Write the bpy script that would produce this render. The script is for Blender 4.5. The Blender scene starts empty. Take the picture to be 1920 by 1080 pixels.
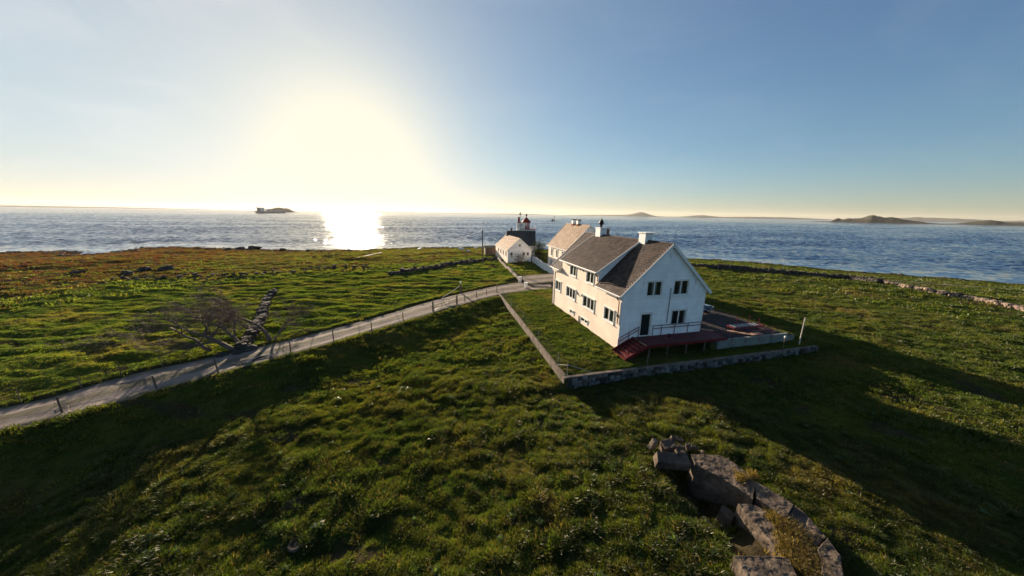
import bpy, math, random
import numpy as np
from mathutils import Vector, Matrix

# ------------------------------------------------------------------ scene, camera, sky, sun
scene = bpy.context.scene
COL = scene.collection
random.seed(7)
rng = np.random.default_rng(7)
CAM_Z = 12.0
FPX, PITCH, ROLL = 596.642, 0.22895, 0.0163
cp, sp = math.cos(PITCH), math.sin(PITCH)
CF = np.array([0, cp, -sp]); _U = np.array([0, sp, cp]); _R = np.array([1.0, 0, 0])
CR = math.cos(ROLL) * _R + math.sin(ROLL) * _U
CU = -math.sin(ROLL) * _R + math.cos(ROLL) * _U
cam = bpy.data.cameras.new("camera")
cam_ob = bpy.data.objects.new("camera", cam); COL.objects.link(cam_ob)
cam_ob.matrix_world = Matrix(((CR[0], CU[0], -CF[0], 0), (CR[1], CU[1], -CF[1], 0), (CR[2], CU[2], -CF[2], CAM_Z), (0, 0, 0, 1)))
cam.sensor_width = 36; cam.lens = 36 * FPX / 1920
cam.clip_start = 0.1; cam.clip_end = 40000
scene.camera = cam_ob

SUN_AZ = math.radians(-26.1)      # from +Y towards +X
SUN_EL = math.radians(9.6)
SUN = Vector((math.sin(SUN_AZ) * math.cos(SUN_EL), math.cos(SUN_AZ) * math.cos(SUN_EL), math.sin(SUN_EL)))
scene.view_settings.view_transform = 'Standard'; scene.view_settings.look = 'None'
scene.view_settings.exposure = 1.65; scene.view_settings.gamma = 1.0; scene.view_settings.use_curve_mapping = False
scene.cycles.use_denoising = True
scene.cycles.max_bounces = 8
scene.cycles.transparent_max_bounces = 8
scene.cycles.sample_clamp_indirect = 4

world = bpy.data.worlds.new("World"); scene.world = world; world.use_nodes = True
WN, WL = world.node_tree.nodes, world.node_tree.links
for n in list(WN): WN.remove(n)
def wn(t, **k):
    n = WN.new(t)
    for a, b in k.items(): setattr(n, a, b)
    return n
sky = wn('ShaderNodeTexSky'); sky.sky_type = 'NISHITA'; sky.sun_disc = False
sky.sun_elevation = SUN_EL; sky.sun_rotation = SUN_AZ
sky.altitude = 10; sky.air_density = 1.0; sky.dust_density = 0.18; sky.ozone_density = 4.0
tc = wn('ShaderNodeTexCoord')
def wmath(op, a, b=None, clamp=False):
    n = wn('ShaderNodeMath', operation=op, use_clamp=clamp)
    for i, x in enumerate((a, b)):
        if x is None: continue
        if isinstance(x, (int, float)): n.inputs[i].default_value = x
        else: WL.new(x, n.inputs[i])
    return n.outputs[0]
nrm = wn('ShaderNodeVectorMath', operation='NORMALIZE'); WL.new(tc.outputs['Generated'], nrm.inputs[0])
dot = wn('ShaderNodeVectorMath', operation='DOT_PRODUCT'); WL.new(nrm.outputs[0], dot.inputs[0]); dot.inputs[1].default_value = SUN
ang = wmath('ARCCOSINE', dot.outputs['Value'])
def lobe(sig, amp):   # amp * exp(-angle/sig)
    return wmath('MULTIPLY', wmath('EXPONENT', wmath('MULTIPLY', ang, -1.0 / math.radians(sig))), amp)
SKY_STRENGTH = 0.0505
# the bright aureole of a low sun in humid air: a cream glow that fades with the angle from the sun
GLOW = (math.sin(SUN_AZ) * .9945, math.cos(SUN_AZ) * .9945, .105)       # thickest haze lies low under the sun
gdot = wn('ShaderNodeVectorMath', operation='DOT_PRODUCT'); WL.new(nrm.outputs[0], gdot.inputs[0]); gdot.inputs[1].default_value = GLOW
gang = wmath('ARCCOSINE', gdot.outputs['Value'])
a16 = wmath('POWER', wmath('DIVIDE', gang, math.radians(11.0)), 2.8)
aur = wmath('ADD', wmath('DIVIDE', 0.93, wmath('ADD', a16, 1.0)), lobe(28.0, 0.22), True)
sep = wn('ShaderNodeSeparateXYZ'); WL.new(nrm.outputs[0], sep.inputs[0])
def scale_col(col, fac):
    n = wn('ShaderNodeVectorMath', operation='SCALE'); n.inputs[0].default_value = col; WL.new(fac, n.inputs['Scale']); return n.outputs[0]
def vadd(a, b):
    n = wn('ShaderNodeVectorMath', operation='ADD'); WL.new(a, n.inputs[0]); WL.new(b, n.inputs[1]); return n.outputs[0]
# thin cirrus: faint stretched streaks that brighten the sky a little
mp = wn('ShaderNodeMapping'); mp.inputs['Scale'].default_value = (1.6, 5.0, 9.0); mp.inputs['Rotation'].default_value = (0, 0.35, 0.5)
WL.new(nrm.outputs[0], mp.inputs[0])
cz = wn('ShaderNodeTexNoise'); cz.inputs['Scale'].default_value = 1.3; cz.inputs['Detail'].default_value = 5; cz.inputs['Distortion'].default_value = 0.6
WL.new(mp.outputs[0], cz.inputs['Vector'])
vdot = wn('ShaderNodeVectorMath', operation='DOT_PRODUCT'); WL.new(nrm.outputs[0], vdot.inputs[0]); vdot.inputs[1].default_value = (math.sin(-1.05) * .93, math.cos(-1.05) * .93, .36)
vang = wmath('ARCCOSINE', vdot.outputs['Value'])
veil = wmath('EXPONENT', wmath('MULTIPLY', wmath('MULTIPLY', vang, vang), -1.0 / .38))
cfac = wmath('MULTIPLY', wmath('POWER', wmath('SUBTRACT', cz.outputs[0], 0.47, True), 1.3), wmath('ADD', wmath('MULTIPLY', veil, 7.0), 1.2))
skc = vadd(vadd(sky.outputs[0], scale_col((0.9, 0.85, 0.8), cfac)), scale_col((1.9, 1.72, 1.20), veil))
CR_ = 1.0 / (SKY_STRENGTH * 2 ** 1.65)
mxw = wn('ShaderNodeMix', data_type='RGBA'); WL.new(aur, mxw.inputs[0]); spx = wn('ShaderNodeSeparateXYZ'); cbx = wn('ShaderNodeCombineXYZ'); WL.new(skc, spx.inputs[0])
for i_, l_ in enumerate((1.05, 1.02, 1.05)):      # the sky near the sun levels off towards a pale cream
    q_ = wmath('DIVIDE', spx.outputs[i_], l_ * CR_); WL.new(wmath('DIVIDE', spx.outputs[i_], wmath('POWER', wmath('ADD', wmath('MULTIPLY', q_, q_), 1.0), .5)), cbx.inputs[i_])
WL.new(cbx.outputs[0], mxw.inputs[6]); mxw.inputs[7].default_value = (1.12 * CR_, 1.04 * CR_, .80 * CR_, 1)
tot = mxw.outputs[2]
bg = wn('ShaderNodeBackground'); bg.inputs['Strength'].default_value = SKY_STRENGTH
WL.new(tot, bg.inputs['Color'])
wo = wn('ShaderNodeOutputWorld'); WL.new(bg.outputs[0], wo.inputs['Surface'])

sl = bpy.data.lights.new("sun", 'SUN'); sl.energy = 5.0; sl.angle = math.radians(0.55); sl.color = (1.0, 0.81, 0.60)
so = bpy.data.objects.new("sun", sl); COL.objects.link(so)
so.rotation_euler = SUN.to_track_quat('Z', 'Y').to_euler()

# ------------------------------------------------------------------ helpers
def ray(X, Y):
    d = CF + (X - 960) / FPX * CR + (540 - Y) / FPX * CU
    return d / np.linalg.norm(d)
def G(X, Y, z=0.0):
    """where the line of sight through a photo pixel meets the level z"""
    d = ray(X, Y); t = (z - CAM_Z) / d[2]
    return Vector((d[0] * t, d[1] * t, z))

def _hash(ix, iy, s):
    n = (ix.astype(np.int64) * 374761393 + iy.astype(np.int64) * 668265263 + s * 974711) & 0xffffffff
    n = ((n ^ (n >> 13)) * 1274126177) & 0xffffffff
    n = (n ^ (n >> 16)) & 0xffffffff
    return n
def noise(x, y, s=0):
    """gradient noise, about -0.7..0.7"""
    x = np.asarray(x, float); y = np.asarray(y, float)
    ix = np.floor(x); iy = np.floor(y); fx = x - ix; fy = y - iy
    u_ = fx * fx * fx * (fx * (fx * 6 - 15) + 10); v_ = fy * fy * fy * (fy * (fy * 6 - 15) + 10)
    def g(dx, dy):
        a = _hash(ix + dx, iy + dy, s) / 4294967296.0 * 2 * math.pi
        return np.cos(a) * (fx - dx) + np.sin(a) * (fy - dy)
    a = g(0, 0); b = g(1, 0); c = g(0, 1); d = g(1, 1)
    return (a * (1 - u_) + b * u_) * (1 - v_) + (c * (1 - u_) + d * u_) * v_
def smooth(a, b, x):
    t = np.clip((x - a) / (b - a), 0, 1); return t * t * (3 - 2 * t)

class MB:
    def __init__(s): s.v = []; s.f = []; s.m = []
    def add(s, vs, fs, mi=0):
        b = len(s.v); s.v += [tuple(p) for p in vs]; s.f += [tuple(i + b for i in f) for f in fs]; s.m += [mi] * len(fs)
    def box(s, x0, x1, y0, y1, z0, z1, mi=0):
        s.add([(x0, y0, z0), (x1, y0, z0), (x1, y1, z0), (x0, y1, z0), (x0, y0, z1), (x1, y0, z1), (x1, y1, z1), (x0, y1, z1)],
              [(0, 3, 2, 1), (4, 5, 6, 7), (0, 1, 5, 4), (1, 2, 6, 5), (2, 3, 7, 6), (3, 0, 4, 7)], mi)
    def beam(s, a, b, w, h, mi=0, up=(0, 0, 1)):
        a = Vector(a); b = Vector(b); d = (b - a).normalized(); up = Vector(up)
        if abs(d.dot(up)) > .98: up = Vector((1, 0, 0))
        r = d.cross(up).normalized(); q = r.cross(d).normalized()
        vs = []
        for p in (a, b):
            for i, j in ((-1, -1), (1, -1), (1, 1), (-1, 1)): vs.append(p + r * (w / 2 * i) + q * (h / 2 * j))
        s.add(vs, [(0, 1, 2, 3), (7, 6, 5, 4), (0, 4, 5, 1), (1, 5, 6, 2), (2, 6, 7, 3), (3, 7, 4, 0)], mi)
    def tube(s, pts, rad, n=6, mi=0):
        pts = [Vector(p) for p in pts]
        if isinstance(rad, (int, float)): rad = [rad] * len(pts)
        vs = []; fs = []
        for i, p in enumerate(pts):
            d = (pts[min(i + 1, len(pts) - 1)] - pts[max(i - 1, 0)]).normalized()
            up = Vector((0, 0, 1)) if abs(d.z) < .9 else Vector((1, 0, 0))
            r = d.cross(up).normalized(); q = r.cross(d)
            for k in range(n):
                a = 2 * math.pi * k / n; vs.append(p + (r * math.cos(a) + q * math.sin(a)) * rad[i])
        for i in range(len(pts) - 1):
            for k in range(n):
                a = i * n + k; b = i * n + (k + 1) % n; fs.append((a, b, b + n, a + n))
        fs.append(tuple(range(n - 1, -1, -1))); fs.append(tuple((len(pts) - 1) * n + k for k in range(n)))
        s.add(vs, fs, mi)
    def prism(s, poly, z0, z1, mi=0, top=None):
        """vertical prism over a plan polygon (counter-clockwise)"""
        n = len(poly); top = top or poly
        vs = [(p[0], p[1], z0) for p in poly] + [(p[0], p[1], p[2] if len(p) > 2 else z1) for p in top]
        s.add(vs, [tuple(range(n - 1, -1, -1)), tuple(range(n, 2 * n))] + [(i, (i + 1) % n, n + (i + 1) % n, n + i) for i in range(n)], mi)
    def lathe(s, c, prof, n=12, mi=0, rot=0):
        vs = []; fs = []
        for r, z in prof:
            for k in range(n):
                a = 2 * math.pi * k / n + rot; vs.append((c[0] + r * math.cos(a), c[1] + r * math.sin(a), c[2] + z))
        for i in range(len(prof) - 1):
            for k in range(n):
                a = i * n + k; b = i * n + (k + 1) % n; fs.append((a, b, b + n, a + n))
        fs.append(tuple(range(n - 1, -1, -1))); fs.append(tuple((len(prof) - 1) * n + k for k in range(n)))
        s.add(vs, fs, mi)
    def build(s, name, mat, parent=None, smooth_=False, kind=None):
        me = bpy.data.meshes.new(name); me.from_pydata(s.v, [], s.f)
        mats = mat if isinstance(mat, (list, tuple)) else [mat]
        for m in mats: me.materials.append(m)
        if len(mats) > 1: me.polygons.foreach_set('material_index', s.m)
        if smooth_: me.polygons.foreach_set('use_smooth', [True] * len(me.polygons))
        me.update()
        o = bpy.data.objects.new(name, me); COL.objects.link(o)
        if parent: o.parent = parent
        if kind: o['kind'] = kind
        return o
def empty(name, loc=(0, 0, 0), rz=0):
    o = bpy.data.objects.new(name, None); COL.objects.link(o); o.location = loc; o.rotation_euler = (0, 0, rz); o.empty_display_size = .2; return o
def tag(o, label, cat, group=None):
    o['label'] = label; o['category'] = cat
    if group: o['group'] = group
    return o
def linked(name, me, parent=None, loc=(0, 0, 0), rot=(0, 0, 0), sc=(1, 1, 1)):
    o = bpy.data.objects.new(name, me); COL.objects.link(o)
    if parent: o.parent = parent
    o.location = loc; o.rotation_euler = rot; o.scale = sc
    return o

# ------------------------------------------------------------------ materials
def obj_random(m, amt):
    N, L = m.node_tree.nodes, m.node_tree.links; b = N['Principled BSDF']; src = b.inputs['Base Color'].links[0].from_socket
    oi = N.new('ShaderNodeObjectInfo'); mr = N.new('ShaderNodeMapRange'); mr.inputs['To Min'].default_value = 1 - amt; mr.inputs['To Max'].default_value = 1 + amt; L.new(oi.outputs['Random'], mr.inputs[0])
    vm = N.new('ShaderNodeVectorMath'); vm.operation = 'SCALE'; L.new(src, vm.inputs[0]); L.new(mr.outputs[0], vm.inputs['Scale']); L.new(vm.outputs[0], b.inputs['Base Color'])
def mat(name, col=(.5, .5, .5), rough=.8, var=0.0, scale=4.0, bump=0.0, bscale=20.0, island=0.0, metal=0.0, spec=.08, col2=None, stretch=None, detail=5):
    m = bpy.data.materials.new(name); m.use_nodes = True
    N, L = m.node_tree.nodes, m.node_tree.links; b = N['Principled BSDF']
    b.inputs['Base Color'].default_value = (*col, 1); b.inputs['Roughness'].default_value = rough
    b.inputs['Metallic'].default_value = metal; b.inputs['Specular IOR Level'].default_value = spec
    t = N.new('ShaderNodeTexCoord'); vec = t.outputs['Object']
    if stretch:
        mp_ = N.new('ShaderNodeMapping'); mp_.inputs['Scale'].default_value = stretch; L.new(vec, mp_.inputs[0]); vec = mp_.outputs[0]
    out = None
    if var or col2:
        nz = N.new('ShaderNodeTexNoise'); nz.inputs['Scale'].default_value = scale; nz.inputs['Detail'].default_value = detail; nz.inputs['Roughness'].default_value = .65
        L.new(vec, nz.inputs['Vector'])
        c2 = col2 or tuple(c * (1 - var) for c in col); c1 = col if col2 else tuple(min(1, c * (1 + var)) for c in col)
        rp = N.new('ShaderNodeValToRGB'); rp.color_ramp.elements[0].position = .36; rp.color_ramp.elements[1].position = .64
        rp.color_ramp.elements[0].color = (*c2, 1); rp.color_ramp.elements[1].color = (*c1, 1)
        L.new(nz.outputs[0], rp.inputs[0]); out = rp.outputs[0]
    if island:
        g = N.new('ShaderNodeNewGeometry'); mr = N.new('ShaderNodeMapRange'); mr.inputs['To Min'].default_value = 1 - island; mr.inputs['To Max'].default_value = 1 + island
        L.new(g.outputs['Random Per Island'], mr.inputs[0])
        vm = N.new('ShaderNodeVectorMath'); vm.operation = 'SCALE'
        if out: L.new(out, vm.inputs[0])
        else: vm.inputs[0].default_value = col
        L.new(mr.outputs[0], vm.inputs['Scale']); out = vm.outputs[0]
    if out: L.new(out, b.inputs['Base Color'])
    if bump:
        nb = N.new('ShaderNodeTexNoise'); nb.inputs['Scale'].default_value = bscale; nb.inputs['Detail'].default_value = 6; L.new(vec, nb.inputs['Vector'])
        bp = N.new('ShaderNodeBump'); bp.inputs['Strength'].default_value = 1; bp.inputs['Distance'].default_value = bump
        L.new(nb.outputs[0], bp.inputs['Height']); L.new(bp.outputs[0], b.inputs['Normal'])
    return m
rr = random.Random(3)
M = dict(
    curtain=mat('curtain', (.16, .165, .155), .4, .1, 6),
    plaster=mat('cream_wall', (.89, .74, .61), .8, .09, .45, .003, 9),
    board=mat('white_board', (.88, .89, .89), .6, .08, .9, .001, 8, island=.03),
    trim=mat('white_trim', (.78, .77, .74), .55, .04, 3),
    glass=mat('window_glass', (.012, .018, .018), .06, spec=.6),
    doordark=mat('dark_door', (.015, .022, .022), .25, spec=.5),
    slate=mat('brown_slate', (.088, .066, .056), .7, col2=(.05, .04, .035), scale=1.6, island=.3, bump=.004, bscale=14, spec=.06),
    slate2=mat('tan_tile', (.40, .29, .20), .75, col2=(.27, .19, .14), scale=1.2, island=.2, bump=.004, bscale=12),
    slate3=mat('orange_tile', (.42, .28, .18), .8, col2=(.28, .22, .17), scale=1.0, island=.25),
    darkslate=mat('dark_slate', (.055, .065, .07), .6, col2=(.035, .045, .05), scale=2, island=.15),
    deckred=mat('red_paint', (.125, .018, .020), .55, .25, 3, .002, 20),
    deckboard=mat('deck_board', (.12, .05, .05), .7, .25, 4, .002, 20, island=.15),
    railred=mat('red_rail', (.17, .03, .045), .45, .15, 5),
    concrete=mat('pale_concrete', (.22, .25, .24), .85, col2=(.12, .145, .14), scale=1.0, bump=.01, bscale=6),
    ruin=mat('ruin_concrete', (.145, .112, .085), .95, col2=(.05, .04, .032), scale=1.6, bump=.03, bscale=6, detail=9),
    kerb=mat('wall_top', (.24, .19, .155), .9, col2=(.10, .085, .07), scale=1.5, bump=.01, bscale=8),
    stone=mat('field_stone', (.15, .15, .145), .95, col2=(.06, .06, .057), scale=5, bump=.02, bscale=7),
    stonedark=mat('dark_stone', (.075, .068, .06), .9, col2=(.04, .038, .035), scale=1.8, bump=.02, bscale=5),
    stonetan=mat('tan_stone', (.30, .22, .16), .9, col2=(.13, .11, .09), scale=1.8, bump=.02, bscale=5),
    wood=mat('grey_wood', (.12, .09, .07), .85, .3, 6, .004, 20),
    woodpale=mat('pale_wood', (.42, .26, .17), .75, .2, 4, .004, 20),
    woodlight=mat('weathered_timber', (.5, .46, .38), .8, .2, 4, .004, 20),
    metal=mat('grey_metal', (.35, .37, .38), .4, .1, 5, metal=.6),
    wire=mat('wire', (.10, .10, .10), .5, metal=.5),
    darkmetal=mat('dark_metal', (.03, .028, .028), .5, metal=.3),
    gutter=mat('brown_gutter', (.09, .05, .04), .5),
    brick=mat('rusty_brick', (.30, .13, .07), .9, .3, 4, .004, 20),
    white=mat('white_paint', (.8, .8, .78), .6, .04, 2),
    lred=mat('lighthouse_red', (.25, .02, .02), .4, .1, 3),
    bark=mat('bark', (.19, .14, .11), .9, col2=(.10, .075, .06), scale=3, bump=.02, bscale=10),
    asphalt=mat('dark_gravel', (.075, .075, .08), .95, col2=(.05, .05, .05), scale=2, bump=.01, bscale=20),
    carpaint=mat('car_paint', (.20, .28, .38), .25, metal=.5, spec=.6),
    tyre=mat('tyre_rubber', (.015, .015, .015), .8),
    hull=mat('ship_hull', (.26, .22, .19), .6), shipwhite=mat('ship_white', (.75, .74, .7), .5),
)

# field colour shared by the ground and the grass: follows the place
def field_group():
    g = bpy.data.node_groups.new('field_colour', 'ShaderNodeTree')
    g.interface.new_socket('Color', in_out='OUTPUT', socket_type='NodeSocketColor')
    N, L = g.nodes, g.links
    o = N.new('NodeGroupOutput'); ge = N.new('ShaderNodeNewGeometry')
    def nz(sc, det, rough=.6):
        n = N.new('ShaderNodeTexNoise'); n.inputs['Scale'].default_value = sc; n.inputs['Detail'].default_value = det; n.inputs['Roughness'].default_value = rough
        L.new(ge.outputs['Position'], n.inputs['Vector']); return n.outputs[0]
    def ramp(f, a, b, ca, cb):
        r = N.new('ShaderNodeValToRGB'); r.color_ramp.elements[0].position = a; r.color_ramp.elements[1].position = b
        r.color_ramp.elements[0].color = (*ca, 1); r.color_ramp.elements[1].color = (*cb, 1); L.new(f, r.inputs[0]); return r.outputs[0]
    def mix(f, a, b):
        m = N.new('ShaderNodeMix'); m.data_type = 'RGBA'; L.new(f, m.inputs[0])
        for i, x in ((6, a), (7, b)):
            if isinstance(x, tuple): m.inputs[i].default_value = (*x, 1)
            else: L.new(x, m.inputs[i])
        return m.outputs[2]
    base = ramp(nz(.35, 4), .38, .62, (.028, .048, .009), (.056, .069, .012))
    dry = ramp(nz(.12, 5, .7), .52, .70, (0, 0, 0), (1, 1, 1))
    c = mix(dry, base, (.092, .074, .024))
    brown = ramp(nz(.9, 4, .7), .58, .74, (0, 0, 0), (.8, .8, .8))
    c = mix(brown, c, (.058, .042, .018))
    # shorter pasture beyond the road: colour scaled up to imitate stronger light
    sx_ = N.new('ShaderNodeSeparateXYZ'); L.new(ge.outputs['Position'], sx_.inputs[0])
    def mm(op, a, b_):
        n = N.new('ShaderNodeMath'); n.operation = op
        for i, x in enumerate((a, b_)):
            if isinstance(x, (int, float)): n.inputs[i].default_value = x
            else: L.new(x, n.inputs[i])
        return n.outputs[0]
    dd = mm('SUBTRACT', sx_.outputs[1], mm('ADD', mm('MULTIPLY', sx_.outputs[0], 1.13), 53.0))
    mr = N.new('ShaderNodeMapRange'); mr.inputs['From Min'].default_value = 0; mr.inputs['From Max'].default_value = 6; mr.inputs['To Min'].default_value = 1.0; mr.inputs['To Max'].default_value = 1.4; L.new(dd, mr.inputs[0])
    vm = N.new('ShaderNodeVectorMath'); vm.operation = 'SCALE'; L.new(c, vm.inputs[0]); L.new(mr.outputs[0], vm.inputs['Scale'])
    L.new(vm.outputs[0], o.inputs[0]); return g
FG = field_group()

def ground_material():
    m = bpy.data.materials.new('ground_soil_and_grass'); m.use_nodes = True
    N, L = m.node_tree.nodes, m.node_tree.links; b = N['Principled BSDF']
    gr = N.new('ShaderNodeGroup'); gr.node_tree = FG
    at = N.new('ShaderNodeAttribute'); at.attribute_name = 'zone'       # r: shore heath, g: bare soil, b: gravel
    sp_ = N.new('ShaderNodeSeparateColor'); L.new(at.outputs['Color'], sp_.inputs[0])
    ge = N.new('ShaderNodeNewGeometry')
    def nz(sc, det=5):
        n = N.new('ShaderNodeTexNoise'); n.inputs['Scale'].default_value = sc; n.inputs['Detail'].default_value = det; n.inputs['Roughness'].default_value = .7
        L.new(ge.outputs['Position'], n.inputs['Vector']); return n.outputs[0]
    def ramp(f, els):
        r = N.new('ShaderNodeValToRGB'); e = r.color_ramp.elements
        e[0].position, e[0].color = els[0][0], (*els[0][1], 1); e[1].position, e[1].color = els[-1][0], (*els[-1][1], 1)
        for p, c in els[1:-1]: x = e.new(p); x.color = (*c, 1)
        L.new(f, r.inputs[0]); return r.outputs[0]
    def mix(f, a, b_):
        mx = N.new('ShaderNodeMix'); mx.data_type = 'RGBA'
        L.new(f, mx.inputs[0]); L.new(a, mx.inputs[6]); L.new(b_, mx.inputs[7]); return mx.outputs[2]
    heath = ramp(nz(.09, 8), [(.36, (.035, .028, .022)), (.46, (.075, .042, .024)), (.54, (.075, .070, .022)), (.62, (.055, .060, .020)), (.72, (.085, .075, .06))])
    soil = ramp(nz(1.2), [(.35, (.030, .024, .015)), (.65, (.055, .045, .025))])
    grav = ramp(nz(2.0), [(.35, (.05, .045, .045)), (.65, (.09, .08, .075))])
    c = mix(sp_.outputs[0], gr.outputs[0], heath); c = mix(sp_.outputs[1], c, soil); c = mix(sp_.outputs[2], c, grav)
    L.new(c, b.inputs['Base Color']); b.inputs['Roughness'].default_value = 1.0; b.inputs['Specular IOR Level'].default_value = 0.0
    bp = N.new('ShaderNodeBump'); bp.inputs['Distance'].default_value = .12; bp.inputs['Strength'].default_value = 1
    L.new(nz(3.5, 6), bp.inputs['Height']); L.new(bp.outputs[0], b.inputs['Normal'])
    return m
def grass_material(name, mul=1.0, tint=None):
    m = bpy.data.materials.new(name); m.use_nodes = True
    N, L = m.node_tree.nodes, m.node_tree.links
    for n in list(N): N.remove(n)
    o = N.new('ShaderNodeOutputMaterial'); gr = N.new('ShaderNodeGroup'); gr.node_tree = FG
    oi = N.new('ShaderNodeObjectInfo'); mr = N.new('ShaderNodeMapRange'); mr.inputs['To Min'].default_value = .75 * mul; mr.inputs['To Max'].default_value = 1.35 * mul
    L.new(oi.outputs['Random'], mr.inputs[0])
    ge = N.new('ShaderNodeNewGeometry'); m2 = N.new('ShaderNodeMapRange'); m2.inputs['To Min'].default_value = .7; m2.inputs['To Max'].default_value = 1.4
    L.new(ge.outputs['Random Per Island'], m2.inputs[0])
    mm = N.new('ShaderNodeMath'); mm.operation = 'MULTIPLY'; L.new(mr.outputs[0], mm.inputs[0]); L.new(m2.outputs[0], mm.inputs[1])
    sc = N.new('ShaderNodeVectorMath'); sc.operation = 'SCALE'; L.new(mm.outputs[0], sc.inputs['Scale'])
    if tint: sc.inputs[0].default_value = tint
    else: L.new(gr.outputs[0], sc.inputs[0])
    d = N.new('ShaderNodeBsdfDiffuse'); L.new(sc.outputs[0], d.inputs[0])
    tm = N.new('ShaderNodeVectorMath'); tm.operation = 'MULTIPLY'; L.new(sc.outputs[0], tm.inputs[0]); tm.inputs[1].default_value = (2.3, 2.2, .8)
    t = N.new('ShaderNodeBsdfTranslucent'); L.new(tm.outputs[0], t.inputs[0])
    gl = N.new('ShaderNodeBsdfGlossy'); gl.inputs['Roughness'].default_value = .42; gl.inputs[0].default_value = (.5, .5, .45, 1)
    mx = N.new('ShaderNodeMixShader'); mx.inputs[0].default_value = .45; L.new(d.outputs[0], mx.inputs[1]); L.new(t.outputs[0], mx.inputs[2])
    m3 = N.new('ShaderNodeMixShader'); m3.inputs[0].default_value = .05; L.new(mx.outputs[0], m3.inputs[1]); L.new(gl.outputs[0], m3.inputs[2])
    L.new(m3.outputs[0], o.inputs[0])
    return m

# ------------------------------------------------------------------ the lie of the land
YAW = 0.2548
HU = np.array([math.cos(YAW), math.sin(YAW)]); HV = np.array([-math.sin(YAW), math.cos(YAW)])
HN = np.array([9.7589, 27.1937])
HW, HL, HE, HR = 8.957, 16.277, 5.384, 9.614
SEA = -3.2
def loc_uv(x, y):
    dx = x - HN[0]; dy = y - HN[1]
    return dx * HU[0] + dy * HU[1], dx * HV[0] + dy * HV[1]
def uvw(u_, v_, z=0.0): return Vector((HN[0] + HU[0] * u_ + HV[0] * v_, HN[1] + HU[1] * u_ + HV[1] * v_, z))

ROADZ = -0.42
road_px = [((0, 767), (0, 808)), ((110, 741), (110, 783)), ((250, 701), (250, 746)), ((340, 682), (340, 720)), ((420, 665), (420, 697)), ((510, 645), (510, 673)), ((600, 623), (600, 648)), ((700, 597), (700, 618)),
           ((800, 568), (800, 589)), ((870, 550), (870, 569)), ((940, 535), (940, 551)), ((990, 529), (990, 544)), ((1035, 527), (1035, 540))]
RD = [(G(a[0], a[1], ROADZ), G(b[0], b[1], ROADZ)) for a, b in road_px]
l0, r0 = RD[0]; d0 = ((l0 + r0) - (RD[1][0] + RD[1][1])).normalized()
RD = [(l0 + d0 * 60, r0 + d0 * 60), (l0 + d0 * 25, r0 + d0 * 25)] + RD
lN, rN = RD[-1]; RD += [(uvw(0.5, 36, ROADZ + .1), uvw(0.5, 29.5, ROADZ + .1)), (uvw(9, 37, ROADZ + .4), uvw(9, 30, ROADZ + .4)), (uvw(16, 34, ROADZ + .9), uvw(14, 26, ROADZ + .9))]
ROAD_C = [np.array([(a[0] + b[0]) / 2, (a[1] + b[1]) / 2]) for a, b in RD]
ROAD_W = [((a - b).length) / 2 for a, b in RD]
def seg_dist(x, y, pts, widths=None):
    best = np.full(np.shape(x), 1e9); side = np.zeros(np.shape(x)); wid = np.zeros(np.shape(x))
    for i in range(len(pts) - 1):
        ax, ay = pts[i][0], pts[i][1]; bx, by = pts[i + 1][0], pts[i + 1][1]
        dx, dy = bx - ax, by - ay; l2 = dx * dx + dy * dy + 1e-9
        t = np.clip(((x - ax) * dx + (y - ay) * dy) / l2, 0, 1)
        d = np.hypot(x - ax - t * dx, y - ay - t * dy)
        m_ = d < best
        s_ = np.sign((x - ax) * dy - (y - ay) * dx)       # + : right of the direction of travel
        best = np.where(m_, d, best); side = np.where(m_, s_, side)
        if widths is not None: wid = np.where(m_, widths[i] + (widths[i + 1] - widths[i]) * t, wid)
    return best, side, wid

shore_px = [(0, 472), (90, 470), (150, 469), (172, 475), (200, 473), (260, 463), (350, 462), (450, 465), (560, 468), (680, 467), (780, 463), (900, 462), (925, 463), (1000, 466), (1100, 470), (1200, 476), (1290, 483), (1380, 488), (1450, 494), (1600, 507), (1750, 518), (1920, 531)]
shore = [G(a, b, SEA) for a, b in shore_px]
LAND = [(-900, -400), (-700, -60), (-330, 75), (-230, 98)] + [(p.x, p.y) for p in shore] + [(190, 60), (300, 0), (500, -200), (600, -500), (0, -700)]
LAND = np.array(LAND)
HB = [(-400, -60)] + [(p.x, p.y) for p in (G(-250, 620, -.7), G(0, 566, -.7), G(120, 545, -.7), G(250, 528, -.7), G(420, 519, -.7), G(560, 512, -.7), G(720, 500, -.7), G(840, 488, -.7), G(905, 478, -.7))] + [(0, 130)]
def heath(x, y):
    d, sd_, _ = seg_dist(x, y, HB); s = -d * sd_
    w_ = 7 * noise(x / 12, y / 8, 21) + 3 * noise(x / 3.5, y / 3, 22)
    return smooth(-2, 3, s + w_) * smooth(25, 5, x)
def land_dist(x, y):
    """+ on land, - at sea: metres to the shoreline"""
    d, _, _ = seg_dist(x, y, [tuple(p) for p in LAND] + [tuple(LAND[0])])
    ins = np.zeros(np.shape(x), bool); n = len(LAND)
    for i in range(n):
        x0, y0 = LAND[i]; x1, y1 = LAND[(i + 1) % n]
        c = ((y0 > y) != (y1 > y)) & (x < (x1 - x0) * (y - y0) / (y1 - y0 + 1e-12) + x0)
        ins ^= c
    return np.where(ins, d, -d)

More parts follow.
